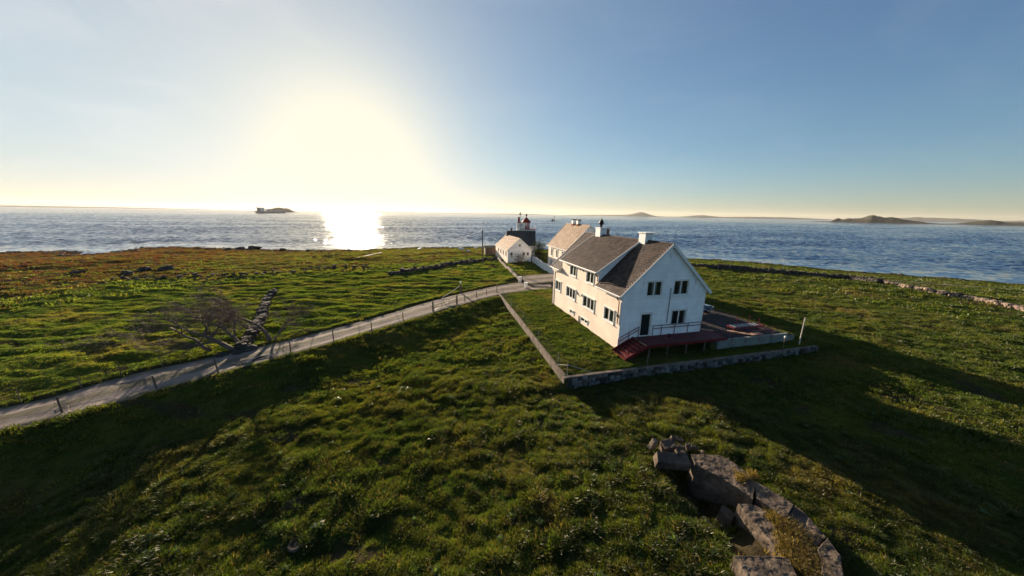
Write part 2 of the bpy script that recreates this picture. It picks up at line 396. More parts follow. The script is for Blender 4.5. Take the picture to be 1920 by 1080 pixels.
WALL_C = (-6.6, -3.45); WALL_L = (-5.9, 25.2); WALL_R = (20.0, -3.1)       # garden wall corners in the house's own axes
bunk_dir = G(1235, 880, -.6), G(1360, 985, -.9), G(1300, 1075, -.9)
def H(x, y, fine=True):
    x = np.asarray(x, float); y = np.asarray(y, float)
    h = -0.62 + .22 * noise(x / 27, y / 27, 1) + .16 * noise(x / 11, y / 11, 2)
    rd, side, w = seg_dist(x, y, ROAD_C, ROAD_W)
    e = rd - w
    near = (side > 0)
    # near side of the road: a bank that falls away, the field lying lower
    fall = np.where(near, smooth(0.2, 5.5, e) * .75 * smooth(12, -8, x) * smooth(75, 45, y), 0)
    h = h - fall
    # bottom-left corner of the field keeps falling
    h = h - .9 * smooth(-10, -26, x + .3 * (y - 10)) * near * smooth(0.5, 7, e)
    r = np.hypot(x, y)
    hum = (.12 * noise(x / 1.9, y / 1.5, 3) + .10 * noise(x / .85, y / .75, 4)) + .13 * noise(x / 4.3, y / 3.4, 5)
    rid = 1 - np.abs(noise(x / 2.6 + .3 * noise(x / 3, y / 3, 8), y / 1.5, 6)) * 2.4
    hum = hum + .07 * rid
    far = (side < 0) * smooth(.5, 3, e) * smooth(20, 0, x)
    hum = hum * (1 - .45 * far) + far * (.36 * noise(x / 4.8 + .4 * noise(x / 6, y / 6, 17), y / 1.7, 14) + .16 * noise(x / 2.2, y / .9, 15))
    u_, v_ = loc_uv(x, y)
    # ground inside the garden wall
    ul = WALL_C[0] + (WALL_L[0] - WALL_C[0]) * (v_ - WALL_C[1]) / (WALL_L[1] - WALL_C[1])
    vb = WALL_C[1] + (WALL_R[1] - WALL_C[1]) * (u_ - WALL_C[0]) / (WALL_R[0] - WALL_C[0])
    inside = smooth(-.05, .12, u_ - ul) * smooth(-.05, .12, v_ - vb) * smooth(.6, -.6, v_ - 28)
    yard = -.12 + .10 * smooth(2.5, 0, -u_) - .22 * smooth(14, 26, v_)
    ext = smooth(26, 19.5, u_)
    # field outside the front garden wall lies lower
    low = smooth(6, .2, vb - v_) * (v_ < vb) * smooth(-13, -7, u_) * smooth(24, 18, u_)
    h = h - .22 * low
    h = h * (1 - inside * ext) + yard * inside * ext
    # terrace east of the house
    t = smooth(-1.75, -1.60, v_) * smooth(8.6, 8.9, u_) * smooth(21.5, 17.5, u_) * smooth(24, 14, v_)
    h = h * (1 - t) + .82 * t
    lawn = np.clip(inside * ext * (1 - .65) + t, 0, 1)
    amp = 1 - np.clip(.62 * inside * ext + t * .95, 0, 1)
    # bunker hollow
    for p, rr, dd in ((G(1293, 893, -1.0), 1.15, .95), (G(1330, 948, -1.2), 1.1, .95), (G(1352, 1000, -1.2), .9, .35)):
        h = h - dd * np.exp(-((x - p.x) ** 2 + (y - p.y) ** 2) / rr ** 2)
    h = h + .45 * np.exp(-((x + 21.9) / 1.6) ** 2 - ((y - 31.5) / 1.3) ** 2)
    # left field is gently ridged, shore land is rougher
    ld = land_dist(x, y)
    rough = smooth(75, 30, ld)
    h = h + hum * amp * (1 - .2 * rough)
    h = h + rough * (.55 * noise(x / 9, y / 6, 9) + .35 * noise(x / 3.3, y / 2.4, 10))
    h = h + .9 * smooth(.12, .45, noise(x / 22, y / 14, 12)) * smooth(70, 40, ld) * smooth(6, 16, ld)
    # down to the water
    k = smooth(-4, 58, ld)
    h = (SEA - .25) * (1 - k) + h * k
    h = np.where(ld < 0, np.minimum(h, SEA - .1 + ld * .12), np.where(ld < 14, h + .25 * smooth(0, 3, ld) * smooth(14, 5, ld) * (1 + noise(x / 4, y / 4, 13)), h))
    h = np.maximum(h, SEA - 6)
    # the road bed, with a raised grass edge on the far side
    bank = np.where(near, .02, .20) * np.exp(-((e - .45) / .4) ** 2)
    rz = ROADZ + .1 * smooth(9, 30, u_) + 0 * x
    k = smooth(1.5, -.05, e)
    h = h * (1 - k) + (rz) * k + bank
    k2 = smooth(.0, -.25, e)
    h = h - .16 * k2 * (1 - t)
    return h
def HZ(x, y): return float(H(np.array([x]), np.array([y]))[0])
def onland(X, Y):
    """walk the line of sight through a photo pixel down to the ground"""
    d = ray(X, Y)
    ts = np.geomspace(6, 900, 700)
    xs = d[0] * ts; ys = d[1] * ts; zs = CAM_Z + d[2] * ts
    below = zs < H(xs, ys)
    if not below.any(): return G(X, Y, SEA)
    i = int(np.argmax(below)); t0, t1 = ts[max(i - 1, 0)], ts[i]
    tt = np.linspace(t0, t1, 25); below = CAM_Z + d[2] * tt < H(d[0] * tt, d[1] * tt); j = int(np.argmax(below)) if below.any() else 24
    t = tt[j]; return Vector((d[0] * t, d[1] * t, HZ(d[0] * t, d[1] * t)))

# ------------------------------------------------------------------ ground sheet
def polar_sheet(name, radii, angs, zfun, mat_, kind):
    R_, A_ = np.meshgrid(radii, angs, indexing='ij')
    x = R_ * np.sin(A_); y = R_ * np.cos(A_); z = zfun(x, y)
    nr, na = R_.shape
    co = np.stack([x.ravel(), y.ravel(), z.ravel()], 1)
    i = np.arange(nr - 1)[:, None] * na + np.arange(na - 1)[None, :]
    fa = np.stack([i, i + na, i + na + 1, i + 1], -1).reshape(-1, 4)
    me = bpy.data.meshes.new(name); me.vertices.add(len(co)); me.vertices.foreach_set('co', co.ravel())
    me.loops.add(fa.size); me.loops.foreach_set('vertex_index', fa.ravel()[:].astype(np.int32))
    me.polygons.add(len(fa)); me.polygons.foreach_set('loop_start', np.arange(0, fa.size, 4, dtype=np.int32))
    me.polygons.foreach_set('loop_total', np.full(len(fa), 4, np.int32)); me.polygons.foreach_set('use_smooth', np.ones(len(fa), bool))
    me.update(calc_edges=True); me.validate()
    me.materials.append(mat_)
    o = bpy.data.objects.new(name, me); COL.objects.link(o); o['kind'] = kind
    return o, x.ravel(), y.ravel(), z.ravel()

radii = np.concatenate([[0.0], np.linspace(.8, 6, 10), 6 * np.exp(np.arange(1, 560) * math.log(430 / 6) / 559)])
a_front = np.radians(np.linspace(-72, 72, 800)); a_back = np.radians(np.linspace(72, 288, 90))[1:]
angs = np.concatenate([a_front, a_back])
ground, gx, gy, gz = polar_sheet('ground', radii, angs, H, ground_material(), 'structure')
ld = land_dist(gx, gy); gu, gv = loc_uv(gx, gy)
zone = np.zeros((len(gx), 4), np.float32); zone[:, 3] = 1
wob = 14 * noise(gx / 14, gy / 8, 21) + 6 * noise(gx / 4, gy / 3, 22)
zone[:, 0] = smooth(72, 50, ld + wob + 14 * smooth(-40, 0, gx)) * smooth(60, 30, gx - 10) + smooth(5, 2, ld) * .9
zone[:, 0] = np.clip(np.maximum(smooth(5, 2, ld) * .9, heath(gx, gy)), 0, 1)
zone[:, 1] = .9 * smooth(.18, .36, noise(gx / 3.1, gy / 2.2, 23)) * (1 - zone[:, 0]) * smooth(.15, .3, noise(gx / 13, gy / 13, 25) + .15)
rd_, sd_, w_ = seg_dist(gx, gy, ROAD_C, ROAD_W)
zone[:, 1] = np.maximum(zone[:, 1], .85 * smooth(1.0, .1, rd_ - w_))
for c_ in (G(1293, 893, -1.0), G(1330, 948, -1.2), G(1352, 1000, -1.2), G(1400, 960, -.5), G(1417, 1033, -.6), Vector((-21.9, 31.3, 0))): zone[:, 1] = np.maximum(zone[:, 1], smooth(1.5, .9, np.hypot(gx - c_.x, gy - c_.y)))
tz = smooth(-1.75, -1.60, gv) * smooth(8.6, 8.9, gu) * smooth(19.5, 17.5, gu) * smooth(14, 8, gv)
zone[:, 2] = tz
zone[:, 1] *= (1 - tz)
ca = ground.data.color_attributes.new('zone', 'FLOAT_COLOR', 'POINT'); ca.data.foreach_set('color', zone.ravel())

# ------------------------------------------------------------------ sea
def sea_material():
    m = bpy.data.materials.new('sea_water'); m.use_nodes = True
    N, L = m.node_tree.nodes, m.node_tree.links; b = N['Principled BSDF']
    b.inputs['Base Color'].default_value = (.008, .042, .13, 1); b.inputs['IOR'].default_value = 1.33; b.inputs['Roughness'].default_value = .10
    b.inputs['Specular IOR Level'].default_value = .27
    ge = N.new('ShaderNodeNewGeometry'); at = N.new('ShaderNodeAttribute'); at.attribute_name = 'calm'
    def nz(sc, stretch, det=3, rot=.35):
        mp_ = N.new('ShaderNodeMapping'); mp_.inputs['Scale'].default_value = stretch; mp_.inputs['Rotation'].default_value = (0, 0, rot); L.new(ge.outputs['Position'], mp_.inputs[0])
        n = N.new('ShaderNodeTexNoise'); n.inputs['Scale'].default_value = sc; n.inputs['Detail'].default_value = det; n.inputs['Roughness'].default_value = .6; L.new(mp_.outputs[0], n.inputs['Vector']); return n.outputs[0]
    def mth(op, a, b_=None):
        n = N.new('ShaderNodeMath'); n.operation = op
        for i, x in enumerate((a, b_)):
            if x is None: continue
            if isinstance(x, (int, float)): n.inputs[i].default_value = x
            else: L.new(x, n.inputs[i])
        return n.outputs[0]
    def nzc(sc, stretch, det, rot):
        mp_ = N.new('ShaderNodeMapping'); mp_.inputs['Scale'].default_value = stretch; mp_.inputs['Rotation'].default_value = (0, 0, rot); L.new(ge.outputs['Position'], mp_.inputs[0])
        n = N.new('ShaderNodeTexNoise'); n.inputs['Scale'].default_value = sc; n.inputs['Detail'].default_value = det; n.inputs['Roughness'].default_value = .6; L.new(mp_.outputs[0], n.inputs['Vector'])
        v_ = N.new('ShaderNodeVectorMath'); v_.operation = 'SUBTRACT'; L.new(n.outputs['Color'], v_.inputs[0]); v_.inputs[1].default_value = (.5, .5, .5); return v_.outputs[0]
    def vs(a, f):
        v_ = N.new('ShaderNodeVectorMath'); v_.operation = 'SCALE'; L.new(a, v_.inputs[0])
        if isinstance(f, (int, float)): v_.inputs['Scale'].default_value = f
        else: L.new(f, v_.inputs['Scale'])
        return v_.outputs[0]
    def va(a, b_):
        v_ = N.new('ShaderNodeVectorMath'); v_.operation = 'ADD'; L.new(a, v_.inputs[0]); L.new(b_, v_.inputs[1]); return v_.outputs[0]
    slope = va(va(vs(nzc(.5, (1, 1.8, 1), 3, .35), 1.1), vs(nzc(.13, (1, 2.2, 1), 2, .2), .9)), vs(nzc(.03, (1, 2.6, 1), 2, .3), .5))
    gust = nz(.006, (1, 3.0, 1), 4, .1)
    gr = N.new('ShaderNodeMapRange'); gr.inputs['From Min'].default_value = .35; gr.inputs['From Max'].default_value = .65; gr.inputs['To Min'].default_value = .7; gr.inputs['To Max'].default_value = 1.15; L.new(gust, gr.inputs[0])
    cm = N.new('ShaderNodeMapRange'); cm.inputs['To Min'].default_value = 1.0; cm.inputs['To Max'].default_value = .25; L.new(at.outputs['Fac'], cm.inputs[0])
    slope = vs(slope, mth('MULTIPLY', gr.outputs[0], cm.outputs[0]))
    fl = N.new('ShaderNodeVectorMath'); fl.operation = 'MULTIPLY'; L.new(slope, fl.inputs[0]); fl.inputs[1].default_value = (1, 1, 0)
    up_ = N.new('ShaderNodeVectorMath'); up_.operation = 'ADD'; L.new(fl.outputs[0], up_.inputs[0]); up_.inputs[1].default_value = (0, 0, 1)
    nn_ = N.new('ShaderNodeVectorMath'); nn_.operation = 'NORMALIZE'; L.new(up_.outputs[0], nn_.inputs[0]); L.new(nn_.outputs[0], b.inputs['Normal'])
    return m
sr = np.concatenate([[0.0, 60.0, 85.0], np.geomspace(95, 1700, 620), np.geomspace(1750, 13000, 40)])
def swell(x, y):
    d = -land_dist(x, y); r = np.hypot(x, y)
    c, s_ = math.cos(.22), math.sin(.22); X = x * c + y * s_; Y = -x * s_ + y * c
    wx = 3 * noise(X / 40, Y / 40, 78)
    h = .70 * noise(X / 5.6 + wx * .2, Y / 4.2 + wx * .6, 71) + .50 * noise(X / 3.2, Y / 2.4 + wx, 72) + .35 * noise(X / 20, Y / 13, 73)
    h = h * (.6 + .8 * smooth(-.3, .3, noise(X / 140, Y / 50, 74)))
    h = h * .88
    return SEA + h * smooth(4, 40, d) * smooth(1700, 1000, r) * smooth(90, 120, r)
sea, sx, sy, sz = polar_sheet('sea', sr, np.radians(np.concatenate([np.linspace(-68, 68, 760), np.linspace(68, 292, 60)[1:]])), swell, sea_material(), 'structure')
sd = -land_dist(sx, sy)
calm = np.clip(smooth(26 + 12 * noise(sx / 30, sy / 30, 31), 2, sd), 0, 1)
aa = sea.data.attributes.new('calm', 'FLOAT', 'POINT'); aa.data.foreach_set('value', calm.astype(np.float32))

# ------------------------------------------------------------------ road
def road_material():
    m = mat('gravel_road', (.33, .27, .23), .95, col2=(.20, .165, .145), scale=1.1, bump=.02, bscale=14, detail=9, stretch=(1, 1, 1))
    return m
mb = MB(); rows = []
NSUB = 14
def cat(i, t, k):
    p = [RD[max(0, min(len(RD) - 1, j))][k] for j in (i - 1, i, i + 1, i + 2)]
    return .5 * ((2 * p[1]) + (p[2] - p[0]) * t + (2 * p[0] - 5 * p[1] + 4 * p[2] - p[3]) * t * t + (3 * p[1] - p[0] - 3 * p[2] + p[3]) * t ** 3)
for i in range(len(RD) - 1):
    for q in range(NSUB): rows.append((cat(i, q / NSUB, 0), cat(i, q / NSUB, 1)))
NW = 13
vs = []
for i, (a, b) in enumerate(rows):
    for j in range(NW):
        s = -0.06 + 1.12 * j / (NW - 1); p = a.lerp(b, s)
        s2 = abs(j / (NW - 1) - .5) * 2
        z = ROADZ + .03 - .05 * smooth(.25, .5, s2) * (1 - smooth(.5, .8, s2)) + .035 * float(noise(p.x / 1.3, p.y / 1.3, 41)) - .05 * max(0, s2 - .92) / .08
        if i > (len(RD) - 4) * NSUB: z += .06
        z += max(0, a.z - ROADZ) * .9
        ew = .12 * float(noise(p.x / .9, p.y / .9, 42)) * (s2 > .9)
        vs.append((p.x + ew, p.y + ew, z))
fs = [(i * NW + j, i * NW + j + 1, (i + 1) * NW + j + 1, (i + 1) * NW + j) for i in range(len(rows) - 1) for j in range(NW - 1)]
mb.add(vs, fs); rm = road_material()
def add_track(m):
    N, L = m.node_tree.nodes, m.node_tree.links; b = N['Principled BSDF']; src = b.inputs['Base Color'].links[0].from_socket
    at = N.new('ShaderNodeAttribute'); at.attribute_name = 'track'; nz_ = N.new('ShaderNodeTexNoise'); nz_.inputs['Scale'].default_value = .9; nz_.inputs['Detail'].default_value = 6
    tcx = N.new('ShaderNodeNewGeometry'); L.new(tcx.outputs['Position'], nz_.inputs['Vector'])
    ad = N.new('ShaderNodeMath'); ad.operation = 'MULTIPLY_ADD'; L.new(nz_.outputs[0], ad.inputs[0]); ad.inputs[1].default_value = 1.4; L.new(at.outputs['Fac'], ad.inputs[2])
    mr = N.new('ShaderNodeMapRange'); mr.inputs['From Min'].default_value = .9; mr.inputs['From Max'].default_value = 1.6; L.new(ad.outputs[0], mr.inputs[0])
    mx = N.new('ShaderNodeMix'); mx.data_type = 'RGBA'; L.new(mr.outputs[0], mx.inputs[0]); mx.inputs[6].default_value = (.13, .115, .075, 1); L.new(src, mx.inputs[7]); L.new(mx.outputs[2], b.inputs['Base Color'])
add_track(rm)
road = mb.build('road', rm, smooth_=True, kind='structure')
tr = np.array([[math.exp(-((abs(j / (NW - 1) - .5) * 2 - .48) / .30) ** 2) for j in range(NW)] for _ in rows], np.float32)
road.data.attributes.new('track', 'FLOAT', 'POINT').data.foreach_set('value', tr.ravel())
pud = mat('puddle_water', (.05, .05, .055), .04, spec=.5)
for (px_, py_, a_, b_, lb) in ((467, 676, 1.15, .42, 'long dark puddle in the gravel road beside the bare tree'), (498, 669, .7, .26, 'small dark puddle in the gravel road just beyond the long one')):
    c = G(px_, py_, ROADZ + .035); mbp = MB(); dr = (RD[8][0] - RD[6][0]).normalized()
    ring = []
    for k in range(28):
        t = 2 * math.pi * k / 28; rr = 1 + .22 * math.sin(3 * t + 1) + .1 * math.sin(5 * t)
        ring.append((c.x + dr.x * a_ * rr * math.cos(t) - dr.y * b_ * rr * math.sin(t), c.y + dr.y * a_ * rr * math.cos(t) + dr.x * b_ * rr * math.sin(t), ROADZ + .055))
    mbp.add(ring, [tuple(range(28))]); tag(mbp.build('puddle', pud), lb, 'puddle')
# shore path at the right
pp = [onland(1660, 526), onland(1740, 532), onland(1830, 538), onland(1925, 545)]
pp.append(pp[-1] + (pp[-1] - pp[-2]) * 2)
mb = MB(); vs = []
for i in range(len(pp) - 1):
    for q in range(10):
        c = pp[i].lerp(pp[i + 1], q / 10); d = (pp[i + 1] - pp[i]).normalized()
        for s in (-1.1, -.4, .4, 1.1):
            x, y = c.x - d.y * s, c.y + d.x * s; vs.append((x, y, HZ(x, y) + .10))
n_ = len(vs) // 4
mb.add(vs, [(i * 4 + j, i * 4 + j + 1, i * 4 + j + 5, i * 4 + j + 4) for i in range(n_ - 1) for j in range(3)])
mb.build('shore_path', rm, smooth_=True, kind='structure')

# ------------------------------------------------------------------ house building kit (own axes: x across the gable, y along the house)
def roof_plane(mb, p00, along, up, nrm_, tw, th, r, mi=0, thick=.02):
    """overlapping tiles covering the parallelogram p00 + along + up"""
    p00 = Vector(p00); along = Vector(along); up = Vector(up); n_ = Vector(nrm_).normalized()
    la, lu = along.length, up.length; da, du = along / la, up / lu
    rows_ = max(1, int(lu / th)); cols = max(1, int(la / tw)); th = lu / rows_; tw = la / cols
    for j in range(rows_):
        off = (j % 2) * .5
        for i in range(-1 if off else 0, cols):
            a0 = max(0, (i + off) * tw); a1 = min(la, (i + 1 + off) * tw)
            if a1 - a0 < .02: continue
            l = r.uniform(0, .008); g = .004
            b0 = j * th - .02; b1 = min(lu, (j + 1) * th + .03)
            q = [p00 + da * (a0 + g) + du * b0 + n_ * (.045 + l), p00 + da * (a1 - g) + du * b0 + n_ * (.045 + l), p00 + da * (a1 - g) + du * b1 + n_ * .015, p00 + da * (a0 + g) + du * b1 + n_ * .015]
            w = [x - n_ * thick for x in q]
            mb.add(q + w, [(0, 1, 2, 3), (0, 4, 5, 1), (1, 5, 6, 2), (3, 7, 4, 0)], mi)
def clad(mb, org, du, outn, z0, zt, lo, hi, openings, h=.2, mi=0):
    """lapped horizontal boards; lo/hi give the span at a height"""
    org = Vector(org); du = Vector(du); n_ = Vector(outn); z = z0
    while z < zt - .02:
        z1 = min(z + h, zt); a, b = lo((z + z1) / 2), hi((z + z1) / 2)
        spans = [(a, b)]
        for (o0, o1, q0, q1) in openings:
            if q0 < z1 - .03 and q1 > z + .03:
                ns = []
                for s, e in spans:
                    if o1 <= s or o0 >= e: ns.append((s, e)); continue
                    if o0 > s: ns.append((s, o0))
                    if o1 < e: ns.append((o1, e))
                spans = ns
        for s, e in spans:
            if e - s < .02: continue
            k = max(1, int((e - s) / 4.2)); 
            for t in range(k):
                s_, e_ = s + (e - s) * t / k, s + (e - s) * (t + 1) / k
                P = [org + du * s_ + Vector((0, 0, z)) + n_ * .045, org + du * e_ + Vector((0, 0, z)) + n_ * .045, org + du * e_ + Vector((0, 0, z1)) + n_ * .012, org + du * s_ + Vector((0, 0, z1)) + n_ * .012]
                Q = [x - n_ * .03 for x in P]
                mb.add(P + Q, [(0, 1, 2, 3), (0, 4, 5, 1), (1, 5, 6, 2), (3, 7, 4, 0)], mi)
        z = z1
def skin(mb, org, du, outn, depth, a0, a1, z0, z1, openings, mi=0):
    """smooth rendered wall face with real openings and reveals"""
    org = Vector(org); du = Vector(du); n_ = Vector(outn)
    xs = sorted({a0, a1} | {o for w in openings for o in w[:2] if a0 < o < a1}); zs = sorted({z0, z1} | {o for w in openings for o in w[2:] if z0 < o < z1})
    P = lambda a, z, d=0: org + du * a + Vector((0, 0, z)) - n_ * d
    for i in range(len(xs) - 1):
        for j in range(len(zs) - 1):
            cx, cz_ = (xs[i] + xs[i + 1]) / 2, (zs[j] + zs[j + 1]) / 2
            if any(o[0] < cx < o[1] and o[2] < cz_ < o[3] for o in openings): continue
            mb.add([P(xs[i], zs[j]), P(xs[i + 1], zs[j]), P(xs[i + 1], zs[j + 1]), P(xs[i], zs[j + 1])], [(0, 1, 2, 3)], mi)
    for o in openings:
        c = [(o[0], o[2]), (o[1], o[2]), (o[1], o[3]), (o[0], o[3])]
        for k in range(4):
            A, B = c[k], c[(k + 1) % 4]
            mb.add([P(*A), P(*B), P(*B, depth), P(*A, depth)], [(0, 1, 2, 3)], mi)
def window(parent, org, du, outn, a0, a1, z0, z1, lights=2, sill=True, bars=0, surround=.11, name='window', glass=None):
    """one window: surround and frame, mullions, a pane per light, sill"""
    org = Vector(org); du = Vector(du); n_ = Vector(outn); q = MB()
    P = lambda a, z, d=0: org + du * a + Vector((0, 0, z)) + n_ * d
    def bar(a_, b_, c_, d_, y0, y1): # a range, z range, depth range
        vs_ = [P(a_, c_, y0), P(b_, c_, y0), P(b_, d_, y0), P(a_, d_, y0), P(a_, c_, y1), P(b_, c_, y1), P(b_, d_, y1), P(a_, d_, y1)]
        q.add(vs_, [(0, 3, 2, 1), (4, 5, 6, 7), (0, 1, 5, 4), (1, 2, 6, 5), (2, 3, 7, 6), (3, 0, 4, 7)])
    s = surround
    bar(a0 - s, a0, z0 - s, z1 + s, -.04, .055); bar(a1, a1 + s, z0 - s, z1 + s, -.04, .055)
    bar(a0, a1, z1, z1 + s, -.04, .055); bar(a0, a1, z0 - s, z0, -.04, .055)
    bar(a0 - s - .04, a1 + s + .04, z1 + s, z1 + s + .035, -.03, .11)
    f = .055; lw = (a1 - a0) / lights
    for k in range(lights):
        b0, b1 = a0 + k * lw, a0 + (k + 1) * lw
        bar(b0 + .002, b0 + f, z0 + .002, z1 - .002, -.08, -.01); bar(b1 - f, b1 - .002, z0 + .002, z1 - .002, -.08, -.01)
        bar(b0 + f, b1 - f, z0 + .002, z0 + f, -.08, -.01); bar(b0 + f, b1 - f, z1 - f, z1 - .002, -.08, -.01)
        for t in range(bars):
            zz = z0 + (z1 - z0) * (t + 1) / (bars + 1); bar(b0 + f, b1 - f, zz - .015, zz + .015, -.06, -.03)
    w = q.build(name, M['trim'], parent)
    for k in range(lights):
        b0, b1 = a0 + k * lw + f - .005, a0 + (k + 1) * lw - f + .005; g = MB()
        tl = .004 * ((k * 7 + int(a0 * 13)) % 3 - 1)
        g.add([P(b0, z0 + f - .005, -.05 + tl), P(b1, z0 + f - .005, -.05 - tl), P(b1, z1 - f + .005, -.05 - tl), P(b0, z1 - f + .005, -.05 + tl)], [(0, 1, 2, 3)])
        g.build('pane', glass or M['glass'], w)
        if glass is None and z1 - z0 > .9 and rr.random() < .75:
            cw = (b1 - b0) * rr.uniform(.18, .34); c0 = b1 - cw if rr.random() < .6 else b0; g = MB()
            g.add([P(c0 + .01, z0 + f + .01, -.042), P(c0 + cw - .01, z0 + f + .01, -.042), P(c0 + cw - .01, z1 - f - .01, -.042), P(c0 + .01, z1 - f - .01, -.042)], [(0, 1, 2, 3)])
            g.build('curtain', M['curtain'], w)
    if sill:
        g = MB(); q = g; bar(a0 - s - .05, a1 + s + .05, z0 - s - .04, z0 - s, -.02, .13); g.build('sill', M['trim'], w)
    return w
EX, EY, EZ = (1, 0, 0), (0, 1, 0), (0, 0, 1)

# ------------------------------------------------------------------ main house
h1 = empty('farmhouse', uvw(0, 0, 0), YAW)
tag(h1, 'large white house with long dormer and brown slate roof, nearest the camera', 'house')
W_, L_, SL = HW, HL, (HR - HE) / (HW / 2)
D0, D1, DZ = 4.35, 13.3, 6.62                       # dormer along the house and its eaves height
openL = [(9.40, 10.95, 5.02, 6.26), (5.25, 6.80, 5.02, 6.26), (13.62, 15.25, 2.25, 3.42), (9.25, 11.70, 2.22, 3.40), (4.78, 7.20, 2.20, 3.38), (1.05, 2.70, 2.18, 3.36),
         (9.30, 10.40, .42, .80), (5.90, 7.40, .40, .78)]
openG = [(2.45, 3.95, 4.95, 6.28), (5.28, 6.82, 4.95, 6.28), (5.42, 7.02, 2.05, 3.42), (2.15, 3.18, 1.13, 3.28)]
mb = MB()
# solid core behind the faces
I = .13
core = [(I, 0), (W_ - I, 0)]
def penta(y): return [(I, y, -1.2), (W_ - I, y, -1.2), (W_ - I, y, HE + SL * I - .05), (W_ / 2, y, HR - .08), (I, y, HE + SL * I - .05)]
mb.add(penta(I) + penta(L_ - I), [(4, 3, 2, 1, 0), (5, 6, 7, 8, 9), (0, 1, 6, 5), (1, 2, 7, 6), (2, 3, 8, 7), (3, 4, 9, 8), (4, 0, 5, 9)], 0)
skin(mb, (0, 0, 0), EY, (-1, 0, 0), I + .02, 0, L_, -1.2, HE - .02, [o for o in openL], 0)
skin(mb, (0, 0, 0), EY, (-1, 0, 0), I + .02, D0, D1, HE - .02, DZ, [o for o in openL], 0)
skin(mb, (W_, 0, 0), EY, (1, 0, 0), I, 0, L_, -1.2, HE - .02, [], 0)
skin(mb, (0, L_, 0), EX, (0, 1, 0), I, 0, W_, -1.2, HE, [], 0)
mb.add([(0, L_, HE), (W_, L_, HE), (W_ / 2, L_, HR - .02)], [(0, 1, 2)], 0)
skin(mb, (0, 0, 0), EX, (0, -1, 0), I, 0, W_, -1.2, 1.0, [], 0)
# dormer body
DS = (HR - DZ) / (W_ / 2)
for y in (D0, D1):
    mb.add([(0, y, HE), (0, y, DZ), (W_ / 2, y, HR - .03)], [(0, 1, 2)], 0)
mb.build('wall', M['plaster'], h1)
mb = MB()
clad(mb, (0, 0, 0), EX, (0, -1, 0), 1.0, HR - .1, lambda z: 0.0 if z < HE else (z - HE) / SL, lambda z: W_ if z < HE else W_ - (z - HE) / SL, [(o[0] - .0, o[1], o[2], o[3]) for o in openG])
# backing just behind the boards
mb.add([(0, .015, 1.0), (W_, .015, 1.0), (W_, .015, HE), (W_ / 2, .015, HR - .05), (0, .015, HE)], [], 0)
mb.build('gable_cladding', M['board'], h1)
for y0, sg, nm in ((D0, -1, 'dormer_cheek'), (D1, 1, 'dormer_cheek')):
    mb = MB()
    clad(mb, (0, y0, 0), EX, (0, sg, 0), HE + .05, HR - .1, lambda z: 0.0 if z < DZ else (z - DZ) / DS, lambda z: (z - HE) / SL, [], h=.16)
    mb.build(nm, M['board'], h1)
rr = random.Random(3)
# roofs
ov = .32
def slope_pts(x): return HE + SL * x
mb = MB(); y0r, y1r = -.28, L_ + .28
zl = slope_pts(-ov)
slope_len = Vector((W_ / 2 + ov, 0, SL * (W_ / 2 + ov)))
def slab(mb, a, al, up, nrm_, t=.1):
    a = Vector(a); al = Vector(al); up = Vector(up); n_ = Vector(nrm_).normalized()
    P = [a, a + al, a + al + up, a + up]; Q = [p - n_ * t for p in P]
    mb.add(P + Q, [(0, 1, 2, 3), (7, 6, 5, 4), (0, 4, 5, 1), (1, 5, 6, 2), (2, 6, 7, 3), (3, 7, 4, 0)])
nl = (-SL, 0, 1); nr_ = (SL, 0, 1); nd = (-DS, 0, 1)
up_l = (W_ / 2 + ov, 0, SL * (W_ / 2 + ov)); up_r = (-(W_ / 2 + ov), 0, SL * (W_ / 2 + ov)); up_d = (W_ / 2 + ov, 0, DS * (W_ / 2 + ov))
slab(mb, (-ov, y0r, zl), (0, D0 - y0r, 0), up_l, nl); slab(mb, (-ov, D1, zl), (0, y1r - D1, 0), up_l, nl)
slab(mb, (W_ + ov, y0r, zl), (0, y1r - y0r, 0), up_r, nr_)
slab(mb, (-ov, D0 - .22, DZ - DS * ov + .04), (0, D1 - D0 + .44, 0), up_d, nd)
roof = mb.build('roof', M['trim'], h1)
mb = MB()
TW, TH = .34, .27
roof_plane(mb, (-ov, y0r + .05, zl), (0, D0 - y0r - .05, 0), up_l, nl, TW, TH, rr)
roof_plane(mb, (-ov, D1, zl), (0, y1r - D1 - .05, 0), up_l, nl, TW, TH, rr)
roof_plane(mb, (W_ + ov, y0r + .05, zl), (0, y1r - y0r - .1, 0), up_r, nr_, TW, TH, rr)
roof_plane(mb, (-ov, D0 - .18, DZ - DS * ov + .04), (0, D1 - D0 + .36, 0), up_d, nd, TW, TH, rr)
mb.build('slate', M['slate'], roof, kind='stuff')
for k in range(int((y1r - y0r) / .45)):
    if k == 0:
        q = MB(); q.tube([(0, .01, 0), (0, .44, 0)], .09, 6); rt = q.build('ridge_tile', M['slate'], roof); rt_me = rt.data
        rt.location = (W_ / 2, y0r, HR + .03)
    else: linked('ridge_tile', rt_me, roof, (W_ / 2, y0r + k * .45, HR + .03 + .008 * rr.random()))
